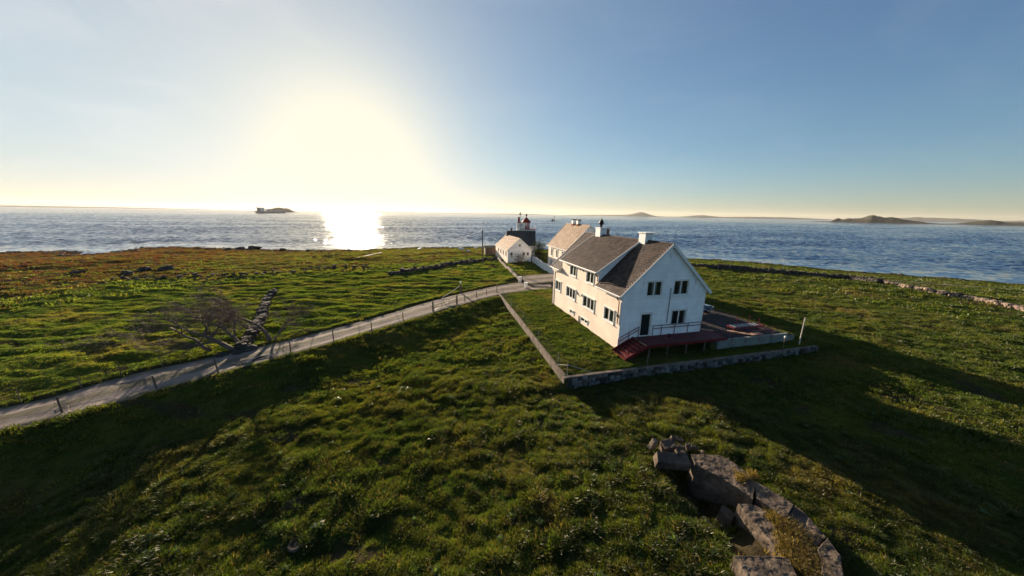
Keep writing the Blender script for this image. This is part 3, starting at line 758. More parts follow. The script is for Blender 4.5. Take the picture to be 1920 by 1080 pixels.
# barge boards, fascias
mb = MB()
for y in (y0r - .02, y1r + .02):
    for sx in (-1, 1):
        a = Vector((W_ / 2 + sx * (W_ / 2 + ov + .03), y, zl - .07)); b = Vector((W_ / 2, y, HR - .03 + .0)); mb.beam(a, b, .045, .24, up=(0, 0, 1))
for y in (D0 - .24, D1 + .24): mb.beam((-ov - .03, y, DZ - DS * ov - .03), (W_ / 2 - .2, y, HR - .12), .045, .2)
mb.box(-ov - .035, -ov, y0r, D0 - .1, zl - .16, zl + .02); mb.box(-ov - .035, -ov, D1 + .1, y1r, zl - .16, zl + .02)
mb.box(-ov - .035, -ov, D0 - .24, D1 + .24, DZ - DS * ov - .15, DZ - DS * ov + .03)
mb.box(-ov, 0, D0 + .02, D1 - .02, DZ - .28, DZ - .24)
mb.box(W_ + ov, W_ + ov + .035, y0r, y1r, zl - .16, zl + .02)
mb.build('barge_board', M['trim'], roof)
mb = MB()
for a, b in (((-.10, 3), 0),): pass
for c_ in ((-.022, .10, -.04, -.002, -.3, HE - .1), (-.02, -.0015, 0, .14, -.3, HE - .15), (W_ - .10, W_ + .022, -.04, -.002, .9, HE - .1), (-.02, -.0015, L_ - .14, L_, -.3, HE - .15)):
    q = MB(); q.box(*c_); q.build('corner_board', M['trim'], h1)
# gutters and downpipes
mb = MB()
mb.tube([(-ov - .1, y0r + .05, zl + .0), (-ov - .1, D0 - .15, zl + .0)], .06, 8); mb.tube([(-ov - .1, D1 + .2, zl), (-ov - .1, y1r, zl)], .06, 8); mb.tube([(-ov - .1, D0 - .2, DZ - DS * ov + .01), (-ov - .1, D1 + .2, DZ - DS * ov + .01)], .06, 8)
mb.build('gutter', M['trim'], roof)
q = MB(); q.tube([(-ov - .1, .15, zl - .05), (-ov - .06, .18, zl - .3), (-.08, .3, zl - .55), (-.07, .32, 2.4)], .045, 8); q.build('downpipe', M['gutter'], h1)
q = MB(); q.tube([(-ov - .1, D0 - .1, DZ - DS * ov - .04), (-ov, D0 - .05, DZ - .45), (-.1, D0 - .06, DZ - .75), (-.1, D0 - .06, HE + .1)], .045, 8); q.build('downpipe', M['gutter'], h1)
q = MB(); q.tube([(-ov - .1, L_ + .1, zl - .05), (-.08, L_ - .25, zl - .55), (-.07, L_ - .25, .0)], .045, 8); q.build('downpipe', M['trim'], h1)
q = MB(); q.tube([(4.93, -.09, 2.3), (4.93, -.09, 5.5)], .04, 8); q.tube([(4.93, -.09, 5.5), (4.93, -.04, 5.6)], .04, 8); q.build('vent_pipe', M['metal'], h1)
lights = [2, 2, 2, 3, 3, 2, 2, 2]
for o, n in zip(openL, lights):
    base_ = o[3] < 1
    window(h1, (0, 0, 0), EY, (-1, 0, 0), *o, lights=n, sill=not base_, surround=.06 if base_ else .09)
for o, n in zip(openG[:3], (2, 2, 2)): window(h1, (0, 0, 0), EX, (0, -1, 0), *o, lights=n, surround=.1)
# door
o = openG[3]
dr = window(h1, (0, 0, 0), EX, (0, -1, 0), *o, lights=1, sill=False, surround=.14, name='door', glass=M['doordark'])
q = MB(); q.box(o[1] - .13, o[1] - .1, -.09, -.03, 2.1, 2.25); q.build('handle', M['metal'], dr)
q = MB(); q.box(o[0] - .1, o[1] + .1, -.16, -.04, 1.06, 1.125); q.build('threshold', M['wood'], dr)
# small fittings on the long wall
for (y, z) in ((8.75, 3.25), (7.55, 3.3), (.55, 3.2), (8.3, 6.2), (7.6, 6.2)):
    q = MB(); q.add([(0, y - .11, z - .16), (0, y + .11, z - .16), (-.16, y + .11, z - .16), (-.16, y - .11, z - .16), (-.02, y - .09, z + .14), (-.02, y + .09, z + .14)], [(0, 3, 2, 1), (3, 4, 5, 2), (0, 4, 3), (1, 2, 5), (0, 1, 5, 4)]); q.build('vent_hood', M['concrete'], h1)
q = MB(); q.box(4.42, 4.56, -.09, -.03, 8.45, 8.9); q.build('gable_vent', M['trim'], h1)
for x in (2.0, 7.55):
    q = MB(); q.tube([(x, -.1, 5.95), (x, -.06, 6.35)], .02, 6); q.build('hook', M['metal'], h1)
# foundation pipe near basement
q = MB(); q.tube([(-.05, 7.9, -.1), (-.05, 7.9, .75)], .045, 6); q.build('drain_pipe', M['gutter'], h1)
# chimneys
q = MB(); q.box(W_ / 2 - .45, W_ / 2 + .45, 11.75, 12.9, 9.0, 10.45); q.box(W_ / 2 - .5, W_ / 2 + .5, 11.7, 12.95, 10.45, 10.55); c1 = q.build('chimney', M['white'], h1)
q = MB(); q.box(W_ / 2 + .452, W_ / 2 + .85, 11.8, 12.5, 9.0, 10.4); q.build('brick_stack', M['brick'], c1)
q = MB(); q.lathe((W_ / 2, 12.4, 10.55), [(.14, 0), (.14, .25), (.28, .4), (.30, .6), (.2, .8), (.05, 1.0), (.05, 1.1)], 12); q.build('cowl', M['darkmetal'], c1, True)
q = MB(); q.box(W_ / 2 - .4, W_ / 2 + .4, 3.2, 4.2, 9.0, 10.35); c2 = q.build('chimney', M['white'], h1)
q = MB(); q.box(W_ / 2 - .5, W_ / 2 + .9, 3.05, 4.35, 10.36, 10.44); q.build('cap', M['white'], c2)

# deck, stairs, railings (one red walkway along the gable)
dk = empty('deck', uvw(0, 0, 0), YAW); tag(dk, 'dark red raised walkway with steps and railing below the gable door', 'walkway')
DX0, DX1, DY0, DY1, DZt = 1.55, 10.0, -2.1, -.06, 1.12
nb = 13; bw = (DY1 - DY0 - .06) / nb
q = MB(); q.box(DX0, DX1, -bw / 2 + .006, bw / 2 - .006, -.04, 0); bme = None
for k in range(nb):
    y = DY0 + .06 + bw * (k + .5)
    if k == 0: bo = q.build('deck_board', M['deckboard'], dk); bo.location = (0, y, DZt); bme = bo.data
    else: linked('deck_board', bme, dk, (0, y, DZt))
q = MB(); q.box(DX0 - .0, DX1, DY0, DY0 + .05, DZt - .2, DZt + .03); q.box(DX1, DX1 + .05, DY0, DY1, DZt - .2, DZt + .02); q.build('fascia', M['deckred'], dk)
for x in (DX0 + .2, 3.6, 5.6, 7.6):
    for y_ in (DY0 + .06, -.4):
        q = MB(); q.box(x, x + .1, y_, y_ + .1, -.3, DZt - .045); q.build('support_post', M['wood'], dk)
NS = 6; SX1, SX0 = DX0, -.55
for k in range(NS):
    x1 = SX1 - (SX1 - SX0) * k / NS; x0 = SX1 - (SX1 - SX0) * (k + 1) / NS; z = DZt - (DZt + .02) * (k + 1) / (NS + .0)
    q = MB(); q.box(x0 + .02, x1 + .03, DY0 + .06, DY1 - .02, z - .0, z + .05); st_ = q.build('step', M['deckred'], dk); q = MB(); q.box(x0 + .02, x0 + .05, DY0 + .06, DY1 - .02, z - .19, z - .001); q.build('riser', M['deckboard'], st_)
q = MB()
for y in (DY0, DY1 - .0):
    q.beam((SX1, y, DZt - .05), (SX0 - .05, y, .0), .05, .28)
q.box(SX0 - .06, SX0 - .0, DY0, DY1, -.15, .1)
q.build('stringer', M['deckred'], dk)
def rail(parent, pts, hts, r=.03, posts=None, y_extra=None):
    q = MB()
    for hgt in hts: q.tube([Vector(p) + Vector((0, 0, hgt)) for p in pts], r, 6)
    q.build('handrail', M['railred'], parent)
def posts_(parent, ps, h, r=.03):
    for p in ps:
        q = MB(); q.tube([p, (p[0], p[1], p[2] + h)], r, 6); q.build('rail_post', M['railred'], parent)
yr = -.14
rail(dk, [(3.45, yr, DZt), (8.95, yr, DZt)], (1.0, .72)); posts_(dk, [(3.45, yr, DZt), (4.4, yr, DZt), (5.85, yr, DZt), (7.35, yr, DZt), (8.9, yr, DZt)], 1.0)
rail(dk, [(1.95, yr, DZt), (-.1, yr, .15)], (1.0, .72)); posts_(dk, [(1.95, yr, DZt), (.95, yr, .72), (-.1, yr, .15)], 1.0)
yo = DY0 - .04
ox = [3.1, 4.6, 6.1, 7.6, 9.1, 10.6, 12.2, 13.8, 15.4]
rail(dk, [(1.6, yo, DZt - .2), (10.0, yo, DZt - .2), (15.4, yo, DZt - .3)], (1.05, .75), .028)
posts_(dk, [(x, yo, DZt - .15 if x < 10 else .5) for x in ox], 1.0 if True else 0, .02)
rail(dk, [(1.6, yo, DZt), (-.55, yo, .05)], (.85,), .02); posts_(dk, [(-.5, yo, .0), (.5, yo, .5), (1.6, yo, .9)], .9, .02)
pot = MB(); pot.lathe((0, 0, 0), [(.11, 0), (.15, .22), (.16, .24), (.12, .24)], 10)
po = pot.build('plant_pot', M['tyre']); po.location = uvw(4.9, -.62, DZt); tag(po, 'small black pot standing on the red walkway against the gable wall', 'pot')

# concrete terrace wall
tw_ = MB(); tw_.box(9.55, 17.9, -1.86, -1.62, -.6, .86); tw_.box(9.3, 9.55, -1.86, -.2, -.6, .72); tw_.box(17.9, 18.9, -1.8, -1.58, -.5, .55)
t_o = tw_.build('terrace_wall', M['concrete']); t_o.location = uvw(0, 0, 0); t_o.rotation_euler = (0, 0, YAW)
tag(t_o, 'grey concrete retaining wall of the terrace, to the right of the walkway', 'concrete wall')
# long dark rack with pale slats
rk = empty('rack', uvw(13.2, .0, .86), YAW); tag(rk, 'low red framed rack with pale slats lying on the dark terrace', 'rack')
q = MB(); q.beam((0, 0, .22), (3.9, 0, .22), .08, .1); q.beam((0, .8, .22), (3.9, .8, .22), .08, .1); q.beam((0, 0, .22), (0, .8, .22), .08, .1); q.beam((3.9, 0, .22), (3.9, .8, .22), .08, .1); q.build('frame', M['railred'], rk)
for k in range(7):
    q = MB(); q.box(.2 + k * .5, .42 + k * .5, .04, .76, .27, .31); q.build('slat', M['metal'], rk)
for x, y in ((.05, .05), (3.85, .05), (.05, .75), (3.85, .75)):
    q = MB(); q.box(x - .04, x + .04, y - .04, y + .04, 0, .3); q.build('leg', M['railred'], rk)
for x, y in ((1.2, .85), (3.0, -.1), (2.95, .9)):
    q = MB(); q.tube([(x, y, 0), (x, y, 1.1)], .03, 6); q.build('upright', M['railred'], rk)
for nm, a, b, w, lb in (('plank', (12.3, -.1), (13.6, -1.35), .45, 'tan plank lying on the terrace in front of the low rack'), ('plank', (13.55, -1.4), (15.0, -1.35), .5, 'tan board lying at the edge of the terrace above the concrete wall'), ('plank', (9.6, 1.1), (10.9, .2), .3, 'tan plank lying on the terrace right beside the house corner')):
    q = MB(); q.beam(uvw(*a, .93), uvw(*b, .93), w, .06); tag(q.build(nm, M['woodpale']), lb, 'plank')

# ------------------------------------------------------------------ car behind the house
def make_car(loc, rz):
    c = empty('parked_car', loc, rz); tag(c, 'blue grey car parked on the terrace, mostly hidden behind the white house', 'car')
    L2, W2 = 2.15, .87
    prof = [(-2.15, .35), (-2.15, .75), (-1.95, .95), (-1.75, 1.0), (-1.2, 1.42), (.25, 1.45), (.95, .98), (1.9, .85), (2.15, .6), (2.15, .35)]
    q = MB(); vs = []
    for (x, z) in prof:
        ins = 0 if z < 1.0 else .16
        vs += [(x, -W2 + ins, z), (x, W2 - ins, z)]
    n = len(prof); fs = [(2 * i, 2 * i + 1, 2 * i + 3, 2 * i + 2) for i in range(n - 1)] + [tuple(2 * i for i in range(n)), tuple(2 * i + 1 for i in range(n - 1, -1, -1)), (0, 2 * n - 2, 2 * n - 1, 1)]
    q.add(vs, fs); b = q.build('body', M['carpaint'], c)
    for s in (-1, 1):
        q = MB(); q.add([(-1.35, s * (W2 - .05), 1.02), (.75, s * (W2 - .05), 1.02), (.22, s * (W2 - .13), 1.38), (-1.12, s * (W2 - .13), 1.38)], [(0, 1, 2, 3)]); q.build('side_window', M['glass'], c)
        q = MB(); q.box(2.1, 2.17, s * .75 - .12, s * .75 + .12, .62, .74); q.build('headlight', M['trim'], c)
        q = MB(); q.box(-2.17, -2.1, s * .75 - .1, s * .75 + .1, .72, .86); q.build('tail_light', M['lred'], c)
        for x in (-1.35, 1.35):
            q = MB(); vs = [];
            for yy in (s * (W2 - .2), s * (W2 + .01)):
                for k in range(16): vs.append((x + .32 * math.cos(k * math.pi / 8), yy, .32 + .32 * math.sin(k * math.pi / 8)))
            q.add(vs, [tuple(range(16)), tuple(range(31, 15, -1))] + [(k, (k + 1) % 16, 16 + (k + 1) % 16, 16 + k) for k in range(16)]); w = q.build('wheel', M['tyre'], c)
            q = MB(); q.add([(x + .19 * math.cos(k * math.pi / 6), s * (W2 + .02), .32 + .19 * math.sin(k * math.pi / 6)) for k in range(12)], [tuple(range(12))]); q.build('rim', M['metal'], w)
    q = MB(); q.add([(.3, -.66, 1.43), (.3, .66, 1.43), (.93, .74, 1.0), (.93, -.74, 1.0)], [(0, 1, 2, 3)]); q.build('windscreen', M['glass'], c)
    q = MB(); q.add([(-1.24, -.66, 1.41), (-1.24, .66, 1.41), (-1.74, .74, 1.03), (-1.74, -.74, 1.03)], [(3, 2, 1, 0)]); q.build('rear_window', M['glass'], c)
cpos = uvw(14.1, 6.2); make_car((cpos.x, cpos.y, HZ(cpos.x, cpos.y) + .01), YAW + .1)

# ------------------------------------------------------------------ second house
def gable_house(name, label, org, yaw, W, L, he, hr, roofmat, wins_left, wins_gable, tile=(.36, .3), ov=.3, wallm='plaster', lights=2, base=-1.0):
    h = empty(name, org, yaw); tag(h, label, 'house'); s = (hr - he) / (W / 2); I = .12; q = MB()
    def pent(y): return [(I, y, base), (W - I, y, base), (W - I, y, he + s * I - .05), (W / 2, y, hr - .06), (I, y, he + s * I - .05)]
    q.add(pent(I) + pent(L - I), [(4, 3, 2, 1, 0), (5, 6, 7, 8, 9), (0, 1, 6, 5), (1, 2, 7, 6), (2, 3, 8, 7), (3, 4, 9, 8), (4, 0, 5, 9)])
    skin(q, (0, 0, 0), EY, (-1, 0, 0), I, 0, L, base, he, wins_left); skin(q, (W, 0, 0), EY, (1, 0, 0), I, 0, L, base, he, [])
    skin(q, (0, L, 0), EX, (0, 1, 0), I, 0, W, base, he, [])
    q.add([(0, L, he), (W, L, he), (W / 2, L, hr)], [(0, 1, 2)])
    q.build('wall', M[wallm], h)
    q = MB(); clad(q, (0, 0, 0), EX, (0, -1, 0), base + .6, hr - .05, lambda z: 0.0 if z < he else (z - he) / s, lambda z: W if z < he else W - (z - he) / s, wins_gable, h=.18); q.build('gable_cladding', M['board'], h)
    for o in wins_left: window(h, (0, 0, 0), EY, (-1, 0, 0), *o, lights=lights, bars=2)
    for o in wins_gable: window(h, (0, 0, 0), EX, (0, -1, 0), *o, lights=lights, bars=1)
    q = MB(); zl_ = he - s * ov
    slab(q, (-ov, -.25, zl_), (0, L + .5, 0), (W / 2 + ov, 0, s * (W / 2 + ov)), (-s, 0, 1)); slab(q, (W + ov, -.25, zl_), (0, L + .5, 0), (-(W / 2 + ov), 0, s * (W / 2 + ov)), (s, 0, 1))
    r = q.build('roof', M['trim'], h); q = MB()
    roof_plane(q, (-ov, -.22, zl_), (0, L + .44, 0), (W / 2 + ov, 0, s * (W / 2 + ov)), (-s, 0, 1), tile[0], tile[1], rr)
    roof_plane(q, (W + ov, -.22, zl_), (0, L + .44, 0), (-(W / 2 + ov), 0, s * (W / 2 + ov)), (s, 0, 1), tile[0], tile[1], rr)
    q.tube([(W / 2, -.24, hr + .03), (W / 2, L + .24, hr + .03)], .09, 6)
    q.build('tile', roofmat, r, kind='stuff')
    q = MB()
    for y in (-.28, L + .28):
        for sx in (-1, 1): q.beam((W / 2 + sx * (W / 2 + ov + .02), y, zl_ - .06), (W / 2, y, hr - .02), .05, .22)
    q.box(-ov - .04, -ov, -.25, L + .25, zl_ - .16, zl_ + .02); q.box(W + ov, W + ov + .04, -.25, L + .25, zl_ - .16, zl_ + .02)
    q.build('barge_board', M['trim'], r)
    for c_ in ((-.02, -.0015, 0, .14, base + .5, he), (-.02, -.0015, L - .14, L, base + .5, he), (-.02, .1, -.04, -.002, base + .5, he), (W - .1, W + .02, -.04, -.002, base + .5, he)):
        q = MB(); q.box(*c_); q.build('corner_board', M['trim'], h)
    return h
h2 = gable_house('farmhouse', 'white house with tan tiled roof and two chimneys, behind the nearest house', (11.32, 64.08, -.1), YAW, 8.55, 11.43, 5.4, 10.06, M['slate2'],
                 [(8.6, 9.7, 2.9, 4.5), (5.6, 6.7, 2.9, 4.5), (2.4, 3.5, 2.9, 4.5), (8.6, 9.7, .6, 1.9), (5.6, 6.7, .6, 1.9)], [(2.2, 3.3, 3.0, 4.3), (5.3, 6.4, 3.0, 4.3), (3.8, 4.8, 6.4, 7.6)])
for y in (5.2, 7.6):
    q = MB(); q.box(8.55 / 2 - .35, 8.55 / 2 + .35, y - .4, y + .4, 9.4, 10.95); c = q.build('chimney', M['white'], h2)
    q = MB(); q.box(8.55 / 2 - .42, 8.55 / 2 + .42, y - .47, y + .47, 10.95, 11.15); q.build('cap', M['stonedark'], c)
    q = MB(); q.box(8.55 / 2 - .40, 8.55 / 2 + .40, y - .45, y + .45, 9.4, 10.2); q.build('flashing', M['brick'], c)
# small white outbuilding by the lighthouse
h3 = gable_house('outbuilding', 'small white outbuilding with patchy orange tiled roof in front of the lighthouse', (-1.25, 83.3, 0), .27, 6.48, 14.7, 2.91, 5.71, M['slate3'],
                 [(1.6, 2.5, 1.0, 2.1), (4.6, 5.5, 1.0, 2.1), (7.6, 8.5, 1.0, 2.1), (10.6, 11.5, 1.0, 2.1)], [(2.9, 3.55, 3.6, 4.25), (4.1, 4.7, 1.3, 2.1), (5.2, 5.8, 1.3, 2.1), (.7, 1.3, 1.3, 2.1)], lights=1, wallm='plaster', ov=.2)
h3['category'] = 'outbuilding'
q = MB(); q.box(6.48 / 2 - .35, 6.48 / 2 + .35, 12.6, 13.4, 5.3, 7.0); q.build('chimney', M['stonedark'], h3)

# ------------------------------------------------------------------ lighthouse and its dark-roofed building
def P_at(px_, py_, y):
    d = ray(px_, py_); t = y / d[1]; return Vector((d[0] * t, y, CAM_Z + d[2] * t))
LY = 108.0
a = P_at(954, 432.4, LY); b = P_at(1003.5, 435, LY)
kb = empty('keeper_building', (a.x, LY, a.z), 0); tag(kb, 'white lighthouse annex with dark slate roof, behind the orange roofed outbuilding', 'building')
Lk = b.x - a.x; zr = a.z; ze = 2.1; D_ = 3.4
q = MB()
def pk(x): return [(x, -D_, -zr - 1.5), (x, D_, -zr - 1.5), (x, D_, ze - zr), (x, 0, -.02), (x, -D_, ze - zr)]
q.add(pk(.1) + pk(Lk - .1), [(0, 1, 2, 3, 4), (9, 8, 7, 6, 5), (0, 5, 6, 1), (1, 6, 7, 2), (2, 7, 8, 3), (3, 8, 9, 4), (4, 9, 5, 0)]); q.build('wall', M['white'], kb)
q = MB(); s_ = (zr - ze) / D_
slab(q, (-.1, -D_ - .2, ze - zr - s_ * .2 + .03), (Lk + .2, 0, 0), (0, D_ + .2, s_ * (D_ + .2)), (0, -s_, 1), .08); slab(q, (-.1, D_ + .2, ze - zr - s_ * .2 + .03), (Lk + .2, 0, 0), (0, -(D_ + .2), s_ * (D_ + .2)), (0, s_, 1), .08)
rf = q.build('roof', M['trim'], kb)
q = MB(); roof_plane(q, (-.08, -D_ - .2, ze - zr - s_ * .2 + .03), (Lk + .16, 0, 0), (0, D_ + .2, s_ * (D_ + .2)), (0, -s_, 1), .4, .35, rr); roof_plane(q, (-.08, D_ + .2, ze - zr - s_ * .2 + .03), (Lk + .16, 0, 0), (0, -(D_ + .2), s_ * (D_ + .2)), (0, s_, 1), .4, .35, rr)
q.build('slate', M['darkslate'], rf, kind='stuff')
q = MB(); q.box(.6, 1.2, -.3, .3, -.6, .9); q.build('chimney', M['stonedark'], kb)
q = MB(); q.beam((-.14, -D_ - .2, ze - zr - s_ * .2), (-.14, 0, .06), .05, .25); q.beam((Lk + .14, -D_ - .2, ze - zr - s_ * .2), (Lk + .14, 0, .06), .05, .25); q.build('barge_board', M['trim'], rf)

TY = 112.5
zg = P_at(990, 429.6, TY).z; xl = P_at(969, 430, TY).x; xr = P_at(1003, 430, TY).x; xc = P_at(986, 430, TY + 2).x
lh = empty('lighthouse', ((xl + xr) / 2, TY + 2.4, -.6), 0); tag(lh, 'low white lighthouse with red lantern roof and gallery beside the sea', 'lighthouse')
ox_, oy_, oz_ = lh.location
def LB(q, x0, x1, y0, y1, z0, z1): q.box(x0 - ox_, x1 - ox_, y0 - oy_, y1 - oy_, z0 - oz_, z1 - oz_)
q = MB(); LB(q, xl, xr, TY, TY + 4.8, -1.6, zg - .15); q.build('tower', M['white'], lh)
q = MB(); LB(q, P_at(976, 430, TY).x, xr + .35, TY - .35, TY + 5.1, zg - .14, zg); q.build('gallery_deck', M['lred'], lh)
bx0, bx1 = P_at(968.5, 430, TY).x, P_at(984.3, 430, TY).x; zb = P_at(975, 417.6, TY).z
q = MB(); LB(q, bx0, bx1, TY - .02, TY + 2.6, zg + .002, zb); blk = q.build('watch_room', M['white'], lh)
q = MB(); LB(q, bx0 - .1, bx1 + .05, TY - .12, TY + 2.7, zb + .002, zb + .12); q.build('roof', M['lred'], blk)
q = MB(); LB(q, P_at(977, 430, TY).x, P_at(979, 430, TY).x, TY - .06, TY - .022, zb - .95, zb - .5); q.build('window', M['glass'], blk)
q = MB(); LB(q, P_at(971, 420, TY).x, P_at(974.4, 420, TY).x, TY + .3, TY + .95, zb + .12, P_at(972, 407, TY).z); q.build('chimney', M['lred'], lh)
lc = (xc - ox_ + .1, TY + 3.0 - oy_, zg - oz_)
ll = MB(); ll.lathe(lc, [(1.3, .0), (1.3, .95), (1.36, .98), (1.36, 1.04)], 10); lan = ll.build('lantern_base', M['lred'], lh)
q = MB(); q.lathe(lc, [(1.12, 1.04), (1.12, 2.15)], 10); q.build('lantern_glass', mat('lantern_glass', (.45, .5, .5), .1, spec=.6), lan)
for k in range(10):
    t = 2 * math.pi * k / 10; q = MB(); q.tube([(lc[0] + 1.2 * math.cos(t), lc[1] + 1.2 * math.sin(t), lc[2] + 1.0), (lc[0] + 1.2 * math.cos(t), lc[1] + 1.2 * math.sin(t), lc[2] + 2.2)], .07, 5); q.build('mullion', M['lred'], lan)
hz = P_at(986, 407, TY + 3).z - zg
q = MB(); q.lathe(lc, [(1.75, 2.15), (1.75, 2.22), (1.1, 2.2 + (hz - 2.2) * .45), (.12, hz), (.1, hz + .3)], 10); q.build('lantern_roof', M['lred'], lh)
q = MB(); q.lathe(lc, [(.06, hz + .3), (.3, hz + .45), (.36, hz + .68), (.3, hz + .92), (.05, hz + 1.05)], 12); q.build('finial', M['darkmetal'], lh, True)
q = MB()
gx0, gx1, gy0, gy1 = xl + 2.8 - ox_, xr + .3 - ox_, TY - .3 - oy_, TY + 5.05 - oy_
for zz in (.5, 1.0): q.tube([(gx0, gy0, zg - oz_ + zz), (gx1, gy0, zg - oz_ + zz), (gx1, gy1, zg - oz_ + zz)], .035, 5)
q.build('railing', M['white'], lh)
for k in range(6):
    x = gx0 + (gx1 - gx0) * k / 5; q = MB(); q.tube([(x, gy0, zg - oz_), (x, gy0, zg - oz_ + 1.0)], .035, 5); q.build('railing_post', M['white'], lh)
mp0 = P_at(975.5, 429, TY - .5); mp1 = P_at(975.5, 397.6, TY - .5)
q = MB(); q.tube([(mp0.x, TY - .4, -1), (mp1.x, TY - .4, mp1.z)], [.1, .07], 8); mast = q.build('mast', M['darkmetal']); tag(mast, 'thin dark mast with lamp in front of the lighthouse', 'mast')
q = MB(); q.lathe((mp1.x, TY - .4, mp1.z - .9), [(.05, 0), (.42, .06), (.5, .2), (.12, .55), (.2, .7), (.05, .95)], 10); q.build('lamp', M['darkmetal'], mast)
q = MB(); q.lathe((mp1.x, TY - .4, mp1.z - 1.35), [(.12, 0), (.18, .2), (.1, .4)], 8); q.build('lamp_glass', M['white'], mast)

# ------------------------------------------------------------------ garden and road walls
def stone_variants(n, seed, mats_):
    out = []; r = random.Random(seed)
    for i in range(n):
        # rounded, chipped block: cube subdivided once and jittered
        q = MB(); vs = {}
        def key(x, y, z):
            k = (x, y, z)
            if k not in vs:
                l = math.sqrt(x * x + y * y + z * z); f = .5 * (.62 + .38 * 1.25 / l) ; f *= r.uniform(.86, 1.1)
                vs[k] = (len(vs), (x * f, y * f, z * f))
            return vs[k][0]
        fs = []
        R3 = (-1, 0, 1)
        for ax in range(3):
            for sgn in (-1, 1):
                for a_ in (-1, 0):
                    for b_ in (-1, 0):
                        c = []
                        for (p_, q_) in ((a_, b_), (a_ + 1, b_), (a_ + 1, b_ + 1), (a_, b_ + 1)):
                            t = [0, 0, 0]; t[ax] = sgn; t[(ax + 1) % 3] = p_; t[(ax + 2) % 3] = q_; c.append(key(*t))
                        if sgn < 0: c = c[::-1]
                        fs.append(tuple(c))
        me = bpy.data.meshes.new('stone'); me.from_pydata([v_[1] for v_ in sorted(vs.values())], [], fs); me.materials.append(mats_[i % len(mats_)]); me.update(); out.append(me)
    return out
obj_random(M['stone'], .75)
SV = stone_variants(6, 5, [M['stone']]); SD = stone_variants(5, 9, [M['stonedark']]); ST = stone_variants(5, 11, [M['stonetan'], M['stonetan'], M['stone']])
gw = empty('garden_wall', uvw(*WALL_C, 0), 0); tag(gw, 'low stone retaining wall with concrete top around the near house garden', 'wall')
o0 = uvw(*WALL_C, 0)
def wl(u_, v_, z): p = uvw(u_, v_, z); return p - o0
# front: stone courses in two to three rows
fr0, fr1 = np.array(WALL_C), np.array(WALL_R); Lf = float(np.linalg.norm(fr1 - fr0)); rs = random.Random(21)
nst = 0
ztop = -.06
for row in range(3):
    s = rs.uniform(0, .3)
    while s < Lf - .1:
        w = rs.uniform(.24, .5) if row else rs.uniform(.3, .6); hh = (.34, .30, .26)[row]
        t = min(1, (s + w / 2) / Lf); c = fr0 + (fr1 - fr0) * t
        zc = (-.86, -.56, -.28)[row]
        p = wl(c[0], c[1] + .02 + rs.uniform(-.09, .05), zc + rs.uniform(-.02, .02))
        if nst < 292:
            linked('stone', rs.choice(SV), gw, p, (rs.uniform(-.1, .1), rs.uniform(-.12, .12), YAW + rs.uniform(-.12, .12)), (w * 1.0, .40, hh * rs.uniform(.85, 1.08))); nst += 1
        s += w + rs.choice((.01, .01, .05))
q = MB()
cp0 = [wl(WALL_C[0] - .2, WALL_C[1] - .2, 0), wl(WALL_C[0] + .16, WALL_C[1] + .18, 0)]
q.beam(wl(WALL_C[0] - .16, WALL_C[1] + .02, ztop - .06), wl(WALL_R[0], WALL_R[1] + .02, ztop - .1), .30, .08)
q.beam(wl(WALL_C[0], WALL_C[1] + .42, -.62), wl(WALL_R[0], WALL_R[1] + .40, -.62), .22, .9)
q.build('coping', M['kerb'], gw)
q = MB(); n = 24; aL, bL = np.array(WALL_C), np.array(WALL_L)
for k in range(n):
    a_ = aL + (bL - aL) * (k / n); b_ = aL + (bL - aL) * ((k + .985) / n)
    z = ztop - .05 - .18 * smooth(.4, 1, k / n)
    q = MB(); q.beam(wl(a_[0], a_[1] + (.2 if k == 0 else 0), z - .32 + rs.uniform(-.01, .01)), wl(b_[0], b_[1], z - .32), .16, .72); q.build('wall_block', M['kerb'], gw)

# wire net fence on the garden wall
gf = empty('wire_fence', o0, 0); tag(gf, 'thin wire mesh fence on grey posts along the garden wall left of the house', 'fence')
fp = []
for px_, py_ in ((1058, 708), (1040, 686), (1007, 640), (981, 603), (960, 575), (945, 556), (934, 541)):
    g_ = G(px_, py_, ztop); u_, v_ = loc_uv(g_.x, g_.y); t = (v_ - aL[1]) / (bL[1] - aL[1]); c = aL + (bL - aL) * t; z = ztop - .18 * float(smooth(.4, 1, t))
    fp.append(wl(c[0] + .05, c[1], z))
for p in fp:
    q = MB(); q.tube([p - Vector((0, 0, .1)), p + Vector((0, 0, 1.15))], .028, 6); q.build('post', M['metal'], gf)
q = MB()
for i in range(len(fp) - 1):
    a_, b_ = fp[i], fp[i + 1]; ln = (b_ - a_).length; k = int(ln / .35)
    for hh in (.15, .4, .65, .9, 1.12): q.tube([a_ + Vector((0, 0, hh)), b_ + Vector((0, 0, hh))], .0045, 3)
    for t in range(1, k): p = a_.lerp(b_, t / k); q.tube([p + Vector((0, 0, .1)), p + Vector((0, 0, 1.12))], .0035, 3)
q.build('wire_net', M['wire'], gf)
q = MB(); q.tube([fp[0] + Vector((0, 0, 1.05)), fp[0] + (wl(WALL_C[0] + 2.4, WALL_C[1], ztop) - wl(*WALL_C, ztop))], .02, 5); q.tube([fp[0] + Vector((0, 0, 1.0)), fp[1] + Vector((0, 0, .1))], .02, 5); q.build('brace', M['metal'], gf)
